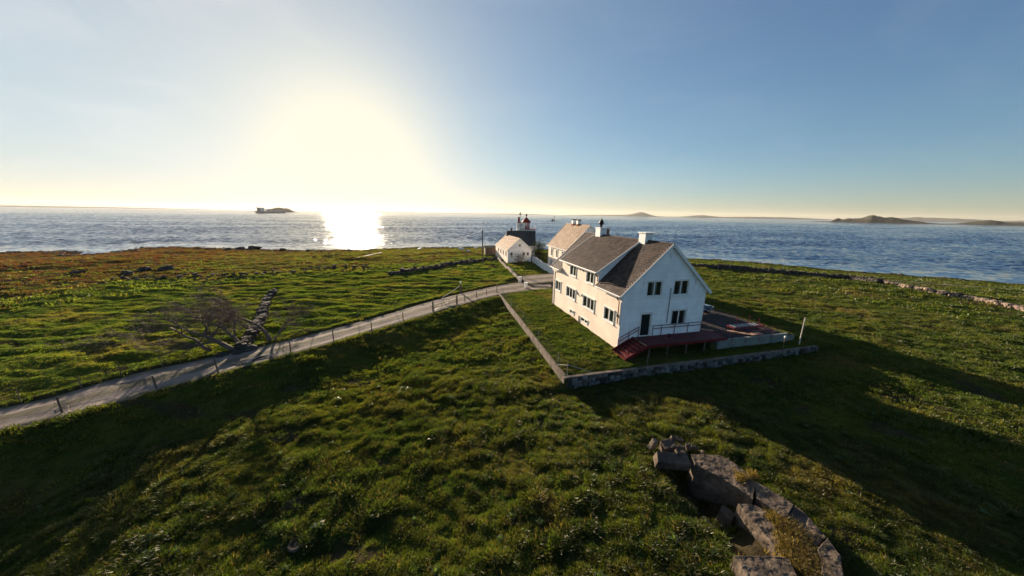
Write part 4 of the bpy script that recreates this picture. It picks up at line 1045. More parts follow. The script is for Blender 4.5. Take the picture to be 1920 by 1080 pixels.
# posts along the front wall
for (px_, py_, h_, nm, lb) in ((1213, 686, .95, 'fence_post', 'short grey post standing on the front garden wall below the steps'), (1467, 657, 1.25, 'fence_post', 'wooden post with white cap standing inside the wall below the terrace')):
    g_ = G(px_, py_, -.1); q = MB(); q.tube([(g_.x, g_.y, -.4), (g_.x, g_.y, h_ - .1)], .045, 6); o = q.build(nm, M['wood']); tag(o, lb, 'post')
    if px_ > 1400: q = MB(); q.lathe((g_.x, g_.y, h_ - .1), [(.08, 0), (.09, .15), (.03, .2)], 8); q.build('cap', M['white'], o)
g_ = G(1497, 651, -.3); q = MB(); q.tube([(g_.x, g_.y, -.7), (g_.x, g_.y, 2.75)], [.06, .045], 8); tag(q.build('flagpole', M['woodlight']), 'tall thin pale pole standing near the right end of the garden wall', 'pole')
# gravel-side low kerb walls beyond the road
rw = MB(); a_ = onland(975, 528); b_ = onland(934, 486); n = 26
rwall = empty('road_wall', a_, 0); tag(rwall, 'long low concrete wall running from the road gate to the small outbuilding', 'wall')
b_.z = HZ(b_.x, b_.y)
for k in range(n):
    p0 = a_.lerp(b_, k / n); p1 = a_.lerp(b_, (k + .985) / n); p0.z = HZ(p0.x, p0.y) + .2; p1.z = HZ(p1.x, p1.y) + .2
    q = MB(); q.beam(p0 - a_, p1 - a_, .34, .85); q.build('wall_block', M['kerb'], rwall)
for (px_, py_, lb) in ((975, 529, 'white square gate pillar beyond the road at the end of the long wall'), (986, 541, 'white square gate pillar on the near side of the road by the garden')):
    p = onland(px_, py_); q = MB(); q.box(-.26, .26, -.26, .26, -.3, 1.0); o = q.build('gate_pillar', M['white']); o.location = p; tag(o, lb, 'pillar')
    q = MB(); q.box(-.32, .32, -.32, .32, 1.0, 1.08); q.build('cap', M['white'], o)
# white garden wall between outbuilding and second house
p0 = uvw(0, 0); wa = Vector((5.4, 84.6, 0)); wb = Vector((9.6, 60.5, 0))
ww = MB(); n = 12
for k in range(n):
    s0, s1 = wa.lerp(wb, k / n), wa.lerp(wb, (k + 1) / n)
    for s in (s0, s1): s.z = HZ(s.x, s.y)
    d = (s1 - s0).normalized(); r_ = Vector((-d.y, d.x, 0)) * .15
    vs = [s0 - r_ + Vector((0, 0, -.5)), s0 + r_ + Vector((0, 0, -.5)), s1 + r_ + Vector((0, 0, -.5)), s1 - r_ + Vector((0, 0, -.5))]; top = [v + Vector((0, 0, 2.1)) for v in vs]
    ww.add(vs + top, [(4, 5, 6, 7), (0, 1, 5, 4), (1, 2, 6, 5), (2, 3, 7, 6), (3, 0, 4, 7)])
wo_ = ww.build('white_wall', M['white']); tag(wo_, 'white garden wall linking the small outbuilding to the second house', 'wall')

# ------------------------------------------------------------------ dry stone walls
def dry_wall(name, label, pts, wid, hgt, meshes, dens=9, seed=1, step=.38):
    r = random.Random(seed); q = MB(); cache = [([tuple(v.co) for v in m.vertices], [tuple(p.vertices) for p in m.polygons]) for m in meshes]; mats_ = []
    for m in meshes:
        if m.materials[0] not in mats_: mats_.append(m.materials[0])
    for i in range(len(pts) - 1):
        a_, b_ = Vector(pts[i]), Vector(pts[i + 1]); ln = (b_ - a_).length; k = max(1, int(ln / step)); d = (b_ - a_).normalized()
        for t in range(k):
            hl = hgt * (.75 + .5 * r.random()); lay = max(1, int(hl / .3))
            for l in range(lay + 1):
                for side in (-.5, .5):
                    c = a_.lerp(b_, (t + r.random() * .6) / k); off = side * wid * (1 - .5 * l / (lay + 1)) + r.uniform(-.08, .08)
                    x, y = c.x - d.y * off, c.y + d.x * off; s = r.uniform(.32, .56)
                    z = HZ0(x, y) + l * .28 + .1
                    ci = r.randrange(len(cache)); vs, fs = cache[ci]; rz = r.uniform(0, 3.1); rx = r.uniform(-.3, .3); mt = Matrix.Translation((x, y, z)) @ Matrix.Rotation(rz, 4, 'Z') @ Matrix.Rotation(rx, 4, 'X') @ Matrix.Diagonal((s * 1.2, s, s * .8, 1))
                    q.add([mt @ Vector(v) for v in vs], fs, mats_.index(meshes[ci].materials[0]))
    w = q.build('stones', mats_, None, kind='stuff'); root = empty(name, (0, 0, 0)); w.parent = root; w.name = 'stone'; tag(root, label, 'stone wall'); return root
_hc = {}
def HZ0(x, y):
    k = (round(x * 2), round(y * 2))
    if k not in _hc: _hc[k] = HZ(k[0] / 2, k[1] / 2)
    return _hc[k]
dry_wall('stone_wall', 'dark dry stone wall crossing the field to the right behind the house', [onland(*p) for p in ((1285, 500), (1340, 504), (1400, 507), (1450, 512), (1520, 518), (1590, 524), (1650, 530))], .9, .9, SD, seed=2)
dry_wall('stone_wall', 'pale tan dry stone wall running to the right edge of the picture', [onland(*p) for p in ((1652, 529), (1700, 539), (1760, 550), (1830, 563), (1925, 583), (2050, 612))], .8, .45, ST, seed=3)
dry_wall('stone_wall', 'low crumbling stone wall running away from the bare tree', [onland(*p) for p in ((452, 655), (468, 640), (480, 620), (490, 600), (495, 580), (503, 560), (514, 546))], .5, .12, SD, seed=4, step=.5)
dry_wall('stone_wall', 'low dark stone bank crossing the field left of the tall dark pole', [onland(*p) for p in ((730, 515), (770, 509), (815, 503), (850, 496), (880, 493), (905, 489), (930, 486))], .8, .5, SD, seed=5, step=.5)
dry_wall('stone_wall', 'long broken line of dark stones across the left field near the shore', [onland(*p) for p in ((210, 525), (290, 523), (360, 519), (450, 516), (540, 512), (620, 503), (700, 500))], 1.6, .35, SD, seed=6, step=2.2)

# ------------------------------------------------------------------ roadside fences and gate
def post_mesh(h, r):
    q = MB(); q.tube([(0, 0, -.3), (0, 0, h)], [r, r * .85], 7); me = bpy.data.meshes.new('post'); me.from_pydata(q.v, [], q.f); me.materials.append(M['wood']); me.update(); return me
pm, pt = post_mesh(1.15, .055), post_mesh(1.6, .045)
def fence(label, pts, wires=(.35, .7, 1.05), seed=0, pmesh=None, rad=.006):
    r = random.Random(seed); pos = [Vector(p) for p in pts]; root = empty('road_fence', pos[0]); tag(root, label, 'fence', 'wire fences along the gravel road')
    for p in pos: linked('post', pmesh or pm, root, p - pos[0], (r.uniform(-.06, .06), r.uniform(-.06, .06), r.random()), (1, 1, r.uniform(.9, 1.1)))
    q = MB()
    for i in range(len(pos) - 1):
        for w in wires:
            a_, b_ = pos[i] - pos[0] + Vector((0, 0, w)), pos[i + 1] - pos[0] + Vector((0, 0, w)); m_ = a_.lerp(b_, .5) - Vector((0, 0, .04)); q.tube([a_, m_, b_], rad, 3)
    q.build('wire', M['wire'], root); return root
npx = [(-120, 815), (118, 777), (295, 732), (410, 700), (545, 663), (626, 640), (697, 620), (756, 602), (812, 586)]
fence('wire fence on dark posts along the near side of the gravel road', [onland(*p) for p in npx], seed=1)
npx2 = [(857, 573), (872, 568), (894, 560), (912, 555), (931, 550)]
fence('short wire fence from the field gate to the garden wall corner', [onland(*p) for p in npx2], seed=3)
fpx = [(-80, 780), (40, 757), (154, 731), (230, 710), (305, 689), (395, 664), (458, 648), (530, 640), (590, 620), (672, 600), (740, 580), (800, 564)]
fence('wire fence with thin posts along the far side of the gravel road', [onland(*p) for p in fpx], seed=2, pmesh=post_mesh(1.1, .03))
npx3 = [(863, 549), (880, 546), (895, 543), (912, 540), (930, 536), (948, 532), (965, 529)]
fence('thin wire fence beyond the road leading to the white pillar', [onland(*p) for p in npx3], seed=5, pmesh=post_mesh(1.0, .03))
# field gate
ga, gb = onland(812, 586), onland(857, 573)
gt = empty('field_gate', ga); tag(gt, 'dark metal tube gate in the near roadside fence', 'gate')
for p, nm in ((ga, 'gate_post'), (gb, 'gate_post')):
    q = MB(); q.tube([p - ga + Vector((0, 0, -.3)), p - ga + Vector((0, 0, 1.5))], .09, 8); q.build(nm, M['wood'], gt)
d = gb - ga
q = MB()
for hh in (.25, .6, .95, 1.25): q.tube([d * .04 + Vector((0, 0, hh)), d * .96 + Vector((0, 0, hh))], .025, 5)
for t in (.04, .35, .65, .96): q.tube([d * t + Vector((0, 0, .25)), d * t + Vector((0, 0, 1.25))], .025, 5)
q.tube([d * .04 + Vector((0, 0, .25)), d * .96 + Vector((0, 0, 1.25))], .02, 5); q.build('gate_frame', M['darkmetal'], gt)
# stout post with pale pole leaning to the road
p = onland(864, 550); q = MB(); q.tube([p - Vector((0, 0, .3)), p + Vector((0, 0, 1.6))], .13, 8); o = q.build('gate_post', M['wood']); tag(o, 'stout dark post with white top beyond the road', 'post')
q = MB(); q.lathe((p.x, p.y, p.z + 1.6), [(.12, 0), (.12, .35), (.06, .4)], 8); q.build('cap', M['white'], o)
p2 = onland(829, 567); q = MB(); q.tube([p + Vector((-.15, -.1, 1.2)), (p.lerp(p2, .5)) + Vector((0, 0, .95)), p2 + Vector((0, 0, .7)), p2 + Vector((.3, 0, -.1))], .05, 6); tag(q.build('barrier_pole', M['woodlight']), 'pale curved pole sloping from the stout post to the road edge', 'pole')
# tall dark utility pole with wires
p = onland(905, 493); top = P_at(904.5, 431, p.y); q = MB(); q.tube([p - Vector((0, 0, .5)), (top.x, top.y, top.z)], [.16, .12], 8); up_ = q.build('utility_pole', M['wood']); tag(up_, 'tall dark wooden utility pole standing in the field left of the outbuilding', 'utility pole')
q = MB(); q.box(top.x - .28, top.x + .28, top.y - .06, top.y + .06, top.z - .35, top.z - .25); q.build('crossarm', M['wood'], up_)
for s in (-.22, .22):
    q = MB(); q.lathe((top.x + s, top.y, top.z - .25), [(.05, 0), (.07, .08), (.04, .16)], 8); q.build('insulator', M['white'], up_)
def cable(a_, b_, sag, label):
    q = MB(); a_ = Vector(a_); b_ = Vector(b_); pts = []
    for k in range(17): t = k / 16; c = a_.lerp(b_, t); c.z -= sag * 4 * t * (1 - t); pts.append(c)
    q.tube(pts, .016, 4); tag(q.build('power_cable', M['wire']), label, 'cable')
cable(top + Vector((.2, 0, -.2)), (1.8, 85.5, 5.6), .8, 'thin dark cable from the utility pole to the small outbuilding roof')
cable(top + Vector((-.2, 0, -.2)), (-40, 118, 2.0), 2.0, 'thin dark cable from the utility pole towards the shore')

# ------------------------------------------------------------------ things near the outbuilding
p = onland(920, 477); q = MB(); q.box(-1.9, 1.9, -1.2, 1.2, -.5, 2.2); sh = q.build('shed', M['wood']); sh.location = p; sh.rotation_euler = (0, 0, .25); tag(sh, 'low dark brown timber shed left of the small outbuilding', 'shed')
q = MB(); q.add([(-2.1, -1.4, 2.15), (2.1, -1.4, 2.15), (2.1, 1.4, 2.55), (-2.1, 1.4, 2.55), (-2.1, -1.4, 2.3), (2.1, -1.4, 2.3), (2.1, 1.4, 2.7), (-2.1, 1.4, 2.7)], [(0, 3, 2, 1), (4, 5, 6, 7), (0, 1, 5, 4), (1, 2, 6, 5), (2, 3, 7, 6), (3, 0, 4, 7)]); q.build('roof', M['stonedark'], sh)
p = onland(914, 478); q = MB(); q.beam(p + Vector((-.6, 0, -.1)), p + Vector((.5, 1.2, 1.9)), .3, .12); q.beam(p + Vector((.3, 0, -.1)), p + Vector((.1, 1.0, 1.6)), .12, .12); tag(q.build('timber', M['woodlight']), 'pale timber leaning beside the dark shed left of the outbuilding', 'timber')

# bushes: stem plus leaf-sized faces through an uneven volume
leafm = grass_material('bush_leaf_dark', 1.0, (.025, .032, .012)); leafg = grass_material('bush_leaf_green', 1.0, (.06, .10, .03))
def bush(label, cen, rx, ry, rz_, n, lm, ls, seed, hang=False):
    r = random.Random(seed); root = empty('bush', cen); tag(root, label, 'bush'); st = MB(); lf = MB()
    clumps = [(Vector((r.gauss(0, .42) * rx, r.gauss(0, .42) * ry, (.25 + .75 * r.random()) * rz_)), r.uniform(.25, .5)) for _ in range(14)]
    for c, w in clumps: st.tube([(0, 0, -.1), (c.x * .5, c.y * .5, c.z * .45), tuple(c)], [.07, .04, .015], 5)
    st.build('stem', M['bark'], root)
    for _ in range(n):
        c, w = r.choice(clumps); p = c + Vector((r.gauss(0, 1) * w * rx * .7, r.gauss(0, 1) * w * ry * .7, r.gauss(0, .8) * w * rz_ * .6))
        if p.z < .02: p.z = abs(p.z) + .02
        a_ = r.uniform(0, 6.28); d = Vector((math.cos(a_), math.sin(a_), r.uniform(-.6, .8))).normalized() * ls * r.uniform(.6, 1.3); e = Vector((-d.y, d.x, r.uniform(-.5, .5) * ls)) * .5
        lf.add([p - e, p + d, p + e, p - d], [(0, 1, 2, 3)])
    lf.build('leaves', lm, root, kind='stuff'); return root
bc = Vector((7.0, 90.5, -.4)); bush('large dark evergreen bush between the outbuilding and the white wall', bc, 2.6, 2.0, 4.2, 3800, leafm, .16, 1)
bush('dark low bush behind the white wall beside the second house', Vector((9.6, 83, -.4)), 1.8, 1.5, 2.6, 1500, leafm, .15, 5)
bc = Vector((2.1, 81.3, HZ(2.1, 81.3))); bush('loose pale green bush in front of the outbuilding gable', bc, 1.6, 1.1, 2.6, 1300, leafg, .13, 2)

# ------------------------------------------------------------------ bare wind-bent tree
tb = onland(441, 657)
tree = empty('bare_tree', tb); tag(tree, 'leafless spreading tree bent by the wind beside the gravel road', 'tree')
twigs = MB(); rt_ = random.Random(17)
def grow(mbb, p, d, ln, r, depth, bend):
    pts = [p.copy()]; rads = [r]; n = 7 if depth < 2 else 4; d = d.normalized()
    for k in range(n):
        d = (d + Vector((rt_.gauss(0, .16), rt_.gauss(0, .16), rt_.gauss(0, .11))) + bend * .10).normalized()
        if pts[-1].z < .5 and d.z < .05: d.z += .25
        pts.append(pts[-1] + d * (ln / n)); rads.append(max(.011, r * (1 - .6 * (k + 1) / n)))
    mbb.tube(pts, rads, 7 if depth < 2 else (4 if depth < 3 else 3))
    return pts, rads, d
def sub(pts, rads, d, depth, ln, bend):
    if depth > 4: return
    nchild = (5, 5, 4, 4, 3)[depth]
    for k in range(nchild):
        i = min(len(pts) - 1, max(1, int(len(pts) * (.35 + .65 * (k + rt_.random() * .6) / nchild))))
        b_ = (pts[i] - pts[i - 1]).normalized(); nd_ = (b_ + Vector((rt_.gauss(0, .55), rt_.gauss(0, .55), rt_.gauss(.05, .34)))).normalized()
        l2 = ln * rt_.uniform(.46, .70); r2 = max(.012, rads[i] * rt_.uniform(.5, .72))
        q = MB() if depth == 0 else twigs
        pp_, rr_, dd_ = grow(q, pts[i], nd_, l2, r2, depth + 1, bend)
        if depth == 0: q.build('branch', M['bark'], tree, True)
        sub(pp_, rr_, dd_, depth + 1, l2, bend)
lean = Vector((-.9, .25, .02))
for (off, dir_, ln, r, wnd) in ((Vector((0, 0, -.2)), Vector((-.85, .3, .85)), 5.0, .26, .8), (Vector((.3, .4, -.2)), Vector((-.3, .4, 1)), 4.2, .18, .7), (Vector((1.6, 2.2, -.2)), Vector((-.4, .5, 1)), 4.6, .20, .6), (Vector((-2.3, .1, -.2)), Vector((-1.2, .25, .55)), 5.8, .16, .9), (Vector((1.8, 2.2, -.2)), Vector((.35, .5, .9)), 3.4, .11, .1)):
    q = MB(); pts, rads, d = grow(q, off, dir_, ln, r, 0, lean * wnd); q.build('trunk', M['bark'], tree, True); sub(pts, rads, d, 0, ln, lean * wnd * .7)
tw_o = twigs.build('twigs', M['bark'], tree, kind='stuff'); tree.scale = (1.0, 1.0, .80)
sc_ = 1.0

# ------------------------------------------------------------------ boulders
bg_ = 'boulders along the shore'
def boulder(p, s, me, label, group=None, rz=None, nm='boulder', flat=.6):
    o = linked(nm, me, None, (p.x, p.y, p.z + s * .12), (rt_.uniform(-.2, .2), rt_.uniform(-.2, .2), rz if rz is not None else rt_.uniform(0, 3)), (s * 1.3, s, s * flat)); tag(o, label, 'rock', group); return o
def rock_variants(n, seed, mt):
    out = []
    for i in range(n):
        q = MB(); vs = []; fs = []; nu, nv = 14, 8
        for j in range(nv + 1):
            th = math.pi * j / nv
            for k in range(nu):
                ph = 2 * math.pi * k / nu; d = Vector((math.sin(th) * math.cos(ph), math.sin(th) * math.sin(ph), math.cos(th)))
                f = .5 * (1 + .55 * float(noise(d.x * 1.3 + 7 * i + seed, d.y * 1.3 + d.z * 1.7, 3)) + .3 * float(noise(d.x * 3 + 5 * i, d.y * 3 + d.z * 3.3, 4)))
                d = Vector((math.copysign(abs(d.x) ** .8, d.x), math.copysign(abs(d.y) ** .8, d.y), math.copysign(abs(d.z) ** .8, d.z))); vs.append(d * f)
        fs = [(j * nu + k, (j + 1) * nu + k, (j + 1) * nu + (k + 1) % nu, j * nu + (k + 1) % nu) for j in range(nv) for k in range(nu)]
        me = bpy.data.meshes.new('boulder'); me.from_pydata([tuple(v) for v in vs], [], fs); me.materials.append(mt); me.update(); out.append(me)
    return out
BM = rock_variants(5, 33, M['stonedark'])
for k, (px_, py_, s, lb) in enumerate(((477, 466, 3.0, 'largest dark boulder on the left shoreline under the sun glare'), (452, 467, 2.0, 'dark boulder just left of the largest shoreline boulder'), (430, 468, 1.7, 'small dark boulder at the left end of the shoreline boulder row'),
        (531, 469, 1.9, 'dark boulder alone on the shoreline right of the largest one'), (579, 470, 1.4, 'low dark rock on the shoreline just left of the sun reflection'), (655, 469, 1.6, 'tiny dark rock on the shoreline under the sun reflection'))):
    p = G(px_, py_, SEA + .2); boulder(p, s, BM[k % 4], lb, flat=.5)
for k, (px_, py_, s, lb) in enumerate(((145, 513, 2.0, 'reddish brown boulder in the heath at the far left'), (272, 507, 2.2, 'dark boulder in the left field below the shore, left one of two'), (312, 506, 2.4, 'dark boulder in the left field below the shore, right one of two'), (240, 514, 2.0, 'flat dark rock in the left field beside the stone line'), (882, 489, 1.5, 'dark upright boulder in the stone bank beside the utility pole'),
        (445, 664, 1.2, 'dark rock at the foot of the bare tree'), (418, 668, .9, 'small dark rock left of the bare tree trunk'), (466, 657, 1.3, 'brown rock right of the bare tree trunk'))):
    p = onland(px_, py_); boulder(p, s * .75, BM[k % 5], lb)
wg = 'pale stones on the dark shore near the outbuilding'
WS = stone_variants(3, 41, [mat('pale_rock', (.75, .73, .66), .7)])
for k, (px_, py_, s) in enumerate(((787, 468, 1.2), (846, 465, 1.3), (865, 468, 1.6), (877, 472, 1.2), (892, 466, 1.3))):
    p = onland(px_, py_); boulder(p + Vector((0, 0, .2)), s, WS[k % 3], 'small pale stone lying on the dark shore rocks left of the outbuilding', wg, flat=.45)
# pale plank on the heath
a_, b_ = onland(671, 484), onland(716, 474); q = MB(); q.beam(a_ + Vector((0, 0, .15)), b_ + Vector((0, 0, .15)), .3, .12); tag(q.build('plank', M['woodlight']), 'long pale plank lying on the heath under the sun reflection', 'plank')
# concrete ring in the near grass
p = onland(555, 1022); q = MB(); q.lathe((0, 0, 0), [(.30, -.2), (.30, .06), (.27, .10), (.20, .10), (.18, .04), (.10, .04), (.09, .08), (.02, .09)], 16); o = q.build('concrete_ring', M['ruin'], None, False); o.location = p; tag(o, 'small round concrete ring sunk in the near grass at the bottom', 'concrete ring')

# ------------------------------------------------------------------ ruined concrete bunker
def z4(X, Y): return 1180 + X / 3.6, 780 + Y / 3.6
def subdiv_rough(o, amp, cuts=4, bev=.022):
    m = o.modifiers.new('bevel', 'BEVEL'); m.width = bev; m.segments = 2; m.limit_method = 'ANGLE'
    m = o.modifiers.new('sub', 'SUBSURF'); m.subdivision_type = 'SIMPLE'; m.levels = cuts; m.render_levels = cuts
    t = bpy.data.textures.new('rough', 'CLOUDS'); t.noise_scale = .28; t.noise_depth = 5
    m = o.modifiers.new('disp', 'DISPLACE'); m.texture = t; m.strength = amp; m.mid_level = .5; m.texture_coords = 'GLOBAL'
def bprism(name, parent, org, top_px, ztop, zbot, shrink=None, matn='ruin', zs=None, amp=.09):
    pts = [G(*z4(*p), (zs[i] if zs else ztop)) for i, p in enumerate(top_px)]
    if sum(pts[i].x * pts[(i + 1) % len(pts)].y - pts[(i + 1) % len(pts)].x * pts[i].y for i in range(len(pts))) < 0: pts = pts[::-1]
    base_ = [(p.x, p.y) for p in pts]
    if shrink:
        cx = sum(p.x for p in pts) / len(pts); cy = sum(p.y for p in pts) / len(pts); base_ = [(p.x + (p.x - cx) * shrink, p.y + (p.y - cy) * shrink) for p in pts]
    n = len(pts); q = MB(); vs = [(b[0] - org.x, b[1] - org.y, zbot - org.z) for b in base_] + [tuple(p - org) for p in pts]
    q.add(vs, [tuple(range(n - 1, -1, -1)), tuple(range(n, 2 * n))] + [(i, (i + 1) % n, n + (i + 1) % n, n + i) for i in range(n)])
    o = q.build(name, M[matn], parent); o.data.calc_loop_triangles
    # triangulate the n-gons well before roughening
    m = o.modifiers.new('tri', 'TRIANGULATE'); subdiv_rough(o, amp, 4); return o
zt_ = -.05
borg = G(1340, 900, zt_); bk = empty('bunker_ruin', borg); tag(bk, 'ruined curved concrete bunker overgrown with dry grass, bottom right', 'bunker')
bprism('wall_slab', bk, borg, [(415, 258), (520, 258), (610, 262), (700, 305), (815, 400), (850, 470), (835, 560), (740, 490), (600, 405), (500, 355), (445, 325)], zt_, -2.2)
bprism('wall_slab', bk, borg, [(850, 440), (930, 478), (1010, 530), (1112, 598), (1050, 690), (950, 615), (855, 552)], zt_ - .03, -1.9)
bprism('wall_slab', bk, borg, [(1122, 600), (1215, 682), (1330, 815), (1262, 885), (1180, 800), (1058, 690)], zt_ - .12, -1.9)
bprism('wall_slab', bk, borg, [(1340, 820), (1425, 940), (1452, 1100), (1460, 1210), (1330, 1210), (1312, 1090), (1290, 960), (1272, 895)], zt_ - .02, -1.9)
bprism('block', bk, borg, [(735, 590), (850, 600), (970, 670), (1010, 780), (1050, 945), (985, 880), (880, 760), (800, 670)], zt_ - .12, -2.1, shrink=.16)
bprism('block', bk, borg, [(705, 940), (900, 942), (1080, 955), (1140, 1100), (1180, 1220), (880, 1230), (800, 1090), (745, 1000)], zt_ + .15, -1.9, shrink=.14)
bprism('earth_fill', bk, borg, [(965, 650), (1060, 690), (1180, 800), (1290, 960), (1320, 1200), (1130, 1200), (1050, 950), (1010, 780)], zt_ - .22, -1.9, matn='kerb')
# ribbed broken slab at the left, resting tilted
def rubble(label, cpx, size, rot, z, matn='ruin', ribs=False):
    c = G(*z4(*cpx), z) if z is not None else onland(*z4(*cpx)) + Vector((0, 0, .12)); q = MB(); a_, b_, h_ = size
    q.add([(-a_, -b_, -h_), (a_ * .95, -b_ * 1.05, -h_), (a_, b_, -h_), (-a_ * .9, b_ * .9, -h_), (-a_ * .95, -b_ * .9, h_), (a_ * .9, -b_, h_ * .9), (a_ * .92, b_ * .95, h_), (-a_ * .8, b_ * .85, h_ * 1.05)],
          [(0, 3, 2, 1), (4, 5, 6, 7), (0, 1, 5, 4), (1, 2, 6, 5), (2, 3, 7, 6), (3, 0, 4, 7)])
    o = q.build('rubble', M[matn]); o.location = c; o.rotation_euler = rot; tag(o, label, 'rubble', 'broken concrete and stones beside the bunker'); subdiv_rough(o, .08, 3, .01)
    if ribs:
        for k in range(7):
            q = MB(); x = -a_ * .9 + k * .14; q.box(x, x + .07, -b_ * 1.12, -b_ * 1.0, -h_ * .8, h_ * .8); q.build('rib', M[matn], o)
    return o
rubble('long tilted slab with a ribbed face at the left end of the bunker ruin', (285, 300), (.92, .32, .24), (.25, .06, -.02), -.35, ribs=True)
rubble('pale upright pointed stone, leftmost of the rubble by the bunker', (158, 190), (.17, .12, .30), (.2, .3, .4), -.3, 'stonetan')
rubble('square dark concrete lump between the pale stone and the bunker', (262, 208), (.42, .30, .26), (.12, -.1, .2), -.25)
rubble('thin brown slab on top of the rubble by the bunker corner', (345, 215), (.18, .14, .16), (.1, .2, .6), -.15)
rubble('upright brown shard beside the bunker corner', (397, 205), (.14, .08, .22), (.1, -.35, .1), -.15)
rubble('low flat stone behind the rubble heap, farthest from the camera', (320, 155), (.34, .14, .1), (0, .1, -.2), -.4)
rubble('small brown broken stone right of the bunker corner', (440, 215), (.18, .1, .1), (.1, .1, -.5), -.3)
rubble('wedge of concrete lying on the ribbed slab', (345, 245), (.30, .13, .1), (.1, .15, .1), -.1)
rubble('last small stone at the right end of the rubble row', (488, 243), (.1, .08, .08), (0, .2, .4), -.3, 'stonetan')
rubble('large dark rock buried at the foot of the bunker wall', (645, 690), (.34, .28, .35), (.1, .1, .7), -1.1)
rubble('small tan stone lying alone in the grass left of the bunker', (515, 735), (.10, .2, .12), (.1, .3, .3), None, 'stonetan')
rubble('small reddish stone beside the tan one left of the bunker', (570, 780), (.2, .13, .13), (.1, .1, -.4), None, 'brick')

# ------------------------------------------------------------------ far shore, islands, ship, beacon
def ridge(name, label, px0, px1, ypx_base, dist, prof, depth, mat_, kind='thing', cat='island', seed=1):
    """a hill body of real depth; prof(t) gives its height in metres along its length"""
    a_ = ray(px0, 400); b_ = ray(px1, 400)
    A = Vector((a_[0] / math.hypot(a_[0], a_[1]) * dist, a_[1] / math.hypot(a_[0], a_[1]) * dist, 0)); B = Vector((b_[0] / math.hypot(b_[0], b_[1]) * dist, b_[1] / math.hypot(b_[0], b_[1]) * dist, 0))
    n, m_ = 120, 12; vs = []; d = (B - A).normalized(); back = Vector((-d.y, d.x, 0))
    if back.dot(A) < 0: back = -back
    for i in range(n + 1):
        t = i / n; c = A.lerp(B, t); hh = prof(t)
        for j in range(m_ + 1):
            s = j / m_; k = math.sin(math.pi * s) ** .7; nn = float(noise(c.x / (dist * .012) + s * 3, c.y / (dist * .012) + s * 5, seed)) * .12 + 1
            p = c + back * (s * depth); vs.append((p.x, p.y, SEA - .5 + max(0, hh) * k * nn + .5 * k))
    q = MB(); q.add(vs, [(i * (m_ + 1) + j, (i + 1) * (m_ + 1) + j, (i + 1) * (m_ + 1) + j + 1, i * (m_ + 1) + j + 1) for i in range(n) for j in range(m_)])
    o = q.build(name, mat_, None, True)
    if kind == 'structure': o['kind'] = 'structure'
    else: tag(o, label, cat)
    return o
im = mat('island_heath', (.035, .045, .030), .95, col2=(.075, .065, .05), scale=.02, detail=8)
fm = mat('far_land', (.10, .11, .10), .95, .2, .002)
def bump_prof(L, seed, base=0.0):
    def f(t):
        e = math.sin(math.pi * min(1, max(0, t))) ** .35
        return e * (base + sum(h * math.exp(-((t - c) / w) ** 2) for c, w, h in L) * (1 + .16 * float(noise(t * 20, 0, seed)) + .06 * float(noise(t * 60, 0, seed + 1))))
    return f
ridge('island', '', 1520, 1800, 0, 2300, bump_prof([(.20, .035, 19), (.30, .07, 19), (.46, .09, 32), (.62, .1, 24), (.78, .1, 10)], 51, 3), 500, im, 'structure')
ridge('island', '', 1770, 2060, 0, 2500, bump_prof([(.2, .1, 10), (.35, .1, 17), (.6, .2, 11)], 52, 3), 500, im, 'structure')
ridge('island', '', 455, 585, 0, 3000, bump_prof([(.28, .1, 16), (.5, .14, 32), (.66, .08, 18)], 53, 3), 300, im, 'structure')
ridge('far_hills', '', -500, 460, 0, 8500, bump_prof([(.3, .3, 12), (.7, .3, 10)], 54, 6), 900, fm, 'structure')
ridge('far_hills', '', 560, 1060, 0, 8500, bump_prof([(.2, .15, 20), (.5, .3, 12), (.85, .15, 20)], 55, 6), 900, fm, 'structure')
ridge('far_hills', '', 1030, 1620, 0, 8000, bump_prof([(.15, .1, 20), (.37, .035, 75), (.31, .08, 30), (.58, .05, 40), (.72, .1, 20), (.85, .1, 30)], 56, 8), 900, fm, 'structure')
ridge('far_hills', '', 1560, 2300, 0, 8800, bump_prof([(.12, .1, 40), (.3, .1, 60), (.45, .1, 40), (.8, .2, 60)], 57, 6), 900, fm, 'structure')
ridge('reef', '', 1024, 1056, 0, 760, bump_prof([(.3, .2, .6), (.6, .2, .9)], 58, .2), 14, M['stonedark'], 'structure')
p = P_at(1040, 411, 745); q = MB(); q.tube([(p.x, p.y + 8, SEA), (p.x, p.y + 8, SEA + 13)], [.8, .35], 8); q.lathe((p.x - 4, p.y + 8, SEA), [(2.2, 0), (2.0, 4.2), (.3, 5)], 10); tag(q.build('beacon', M['stonedark']), 'small dark beacon on a reef out at sea above the far roofs', 'beacon')
# ship
A = G(484, 399.5, SEA); B = G(535, 399.7, SEA); sd_ = (B - A); Ls = sd_.length; sa = math.atan2(sd_.y, sd_.x)
sh_ = empty('cargo_ship', A, sa); tag(sh_, 'cargo ship with white bridge at the stern far out near the left horizon', 'ship')
Wd = Ls * .08; fb = Ls * .05
q = MB(); q.prism([(0, -Wd * .8), (Ls * .9, -Wd), (Ls, 0), (Ls * .9, Wd), (0, Wd * .8)], -1, fb, top=[(0, -Wd, fb), (Ls * .92, -Wd, fb), (Ls * 1.01, 0, fb * 1.5), (Ls * .92, Wd, fb), (0, Wd, fb)]); q.build('hull', M['hull'], sh_)
q = MB(); q.box(Ls * .05, Ls * .15, -Wd * .8, Wd * .8, fb, fb + Ls * .08); q.box(Ls * .03, Ls * .17, -Wd, Wd, fb + Ls * .082, fb + Ls * .10); q.build('bridge', M['shipwhite'], sh_)
q = MB(); q.box(Ls * .02, Ls * .045, -Wd * .3, Wd * .3, fb, fb + Ls * .09); q.build('funnel', M['hull'], sh_)
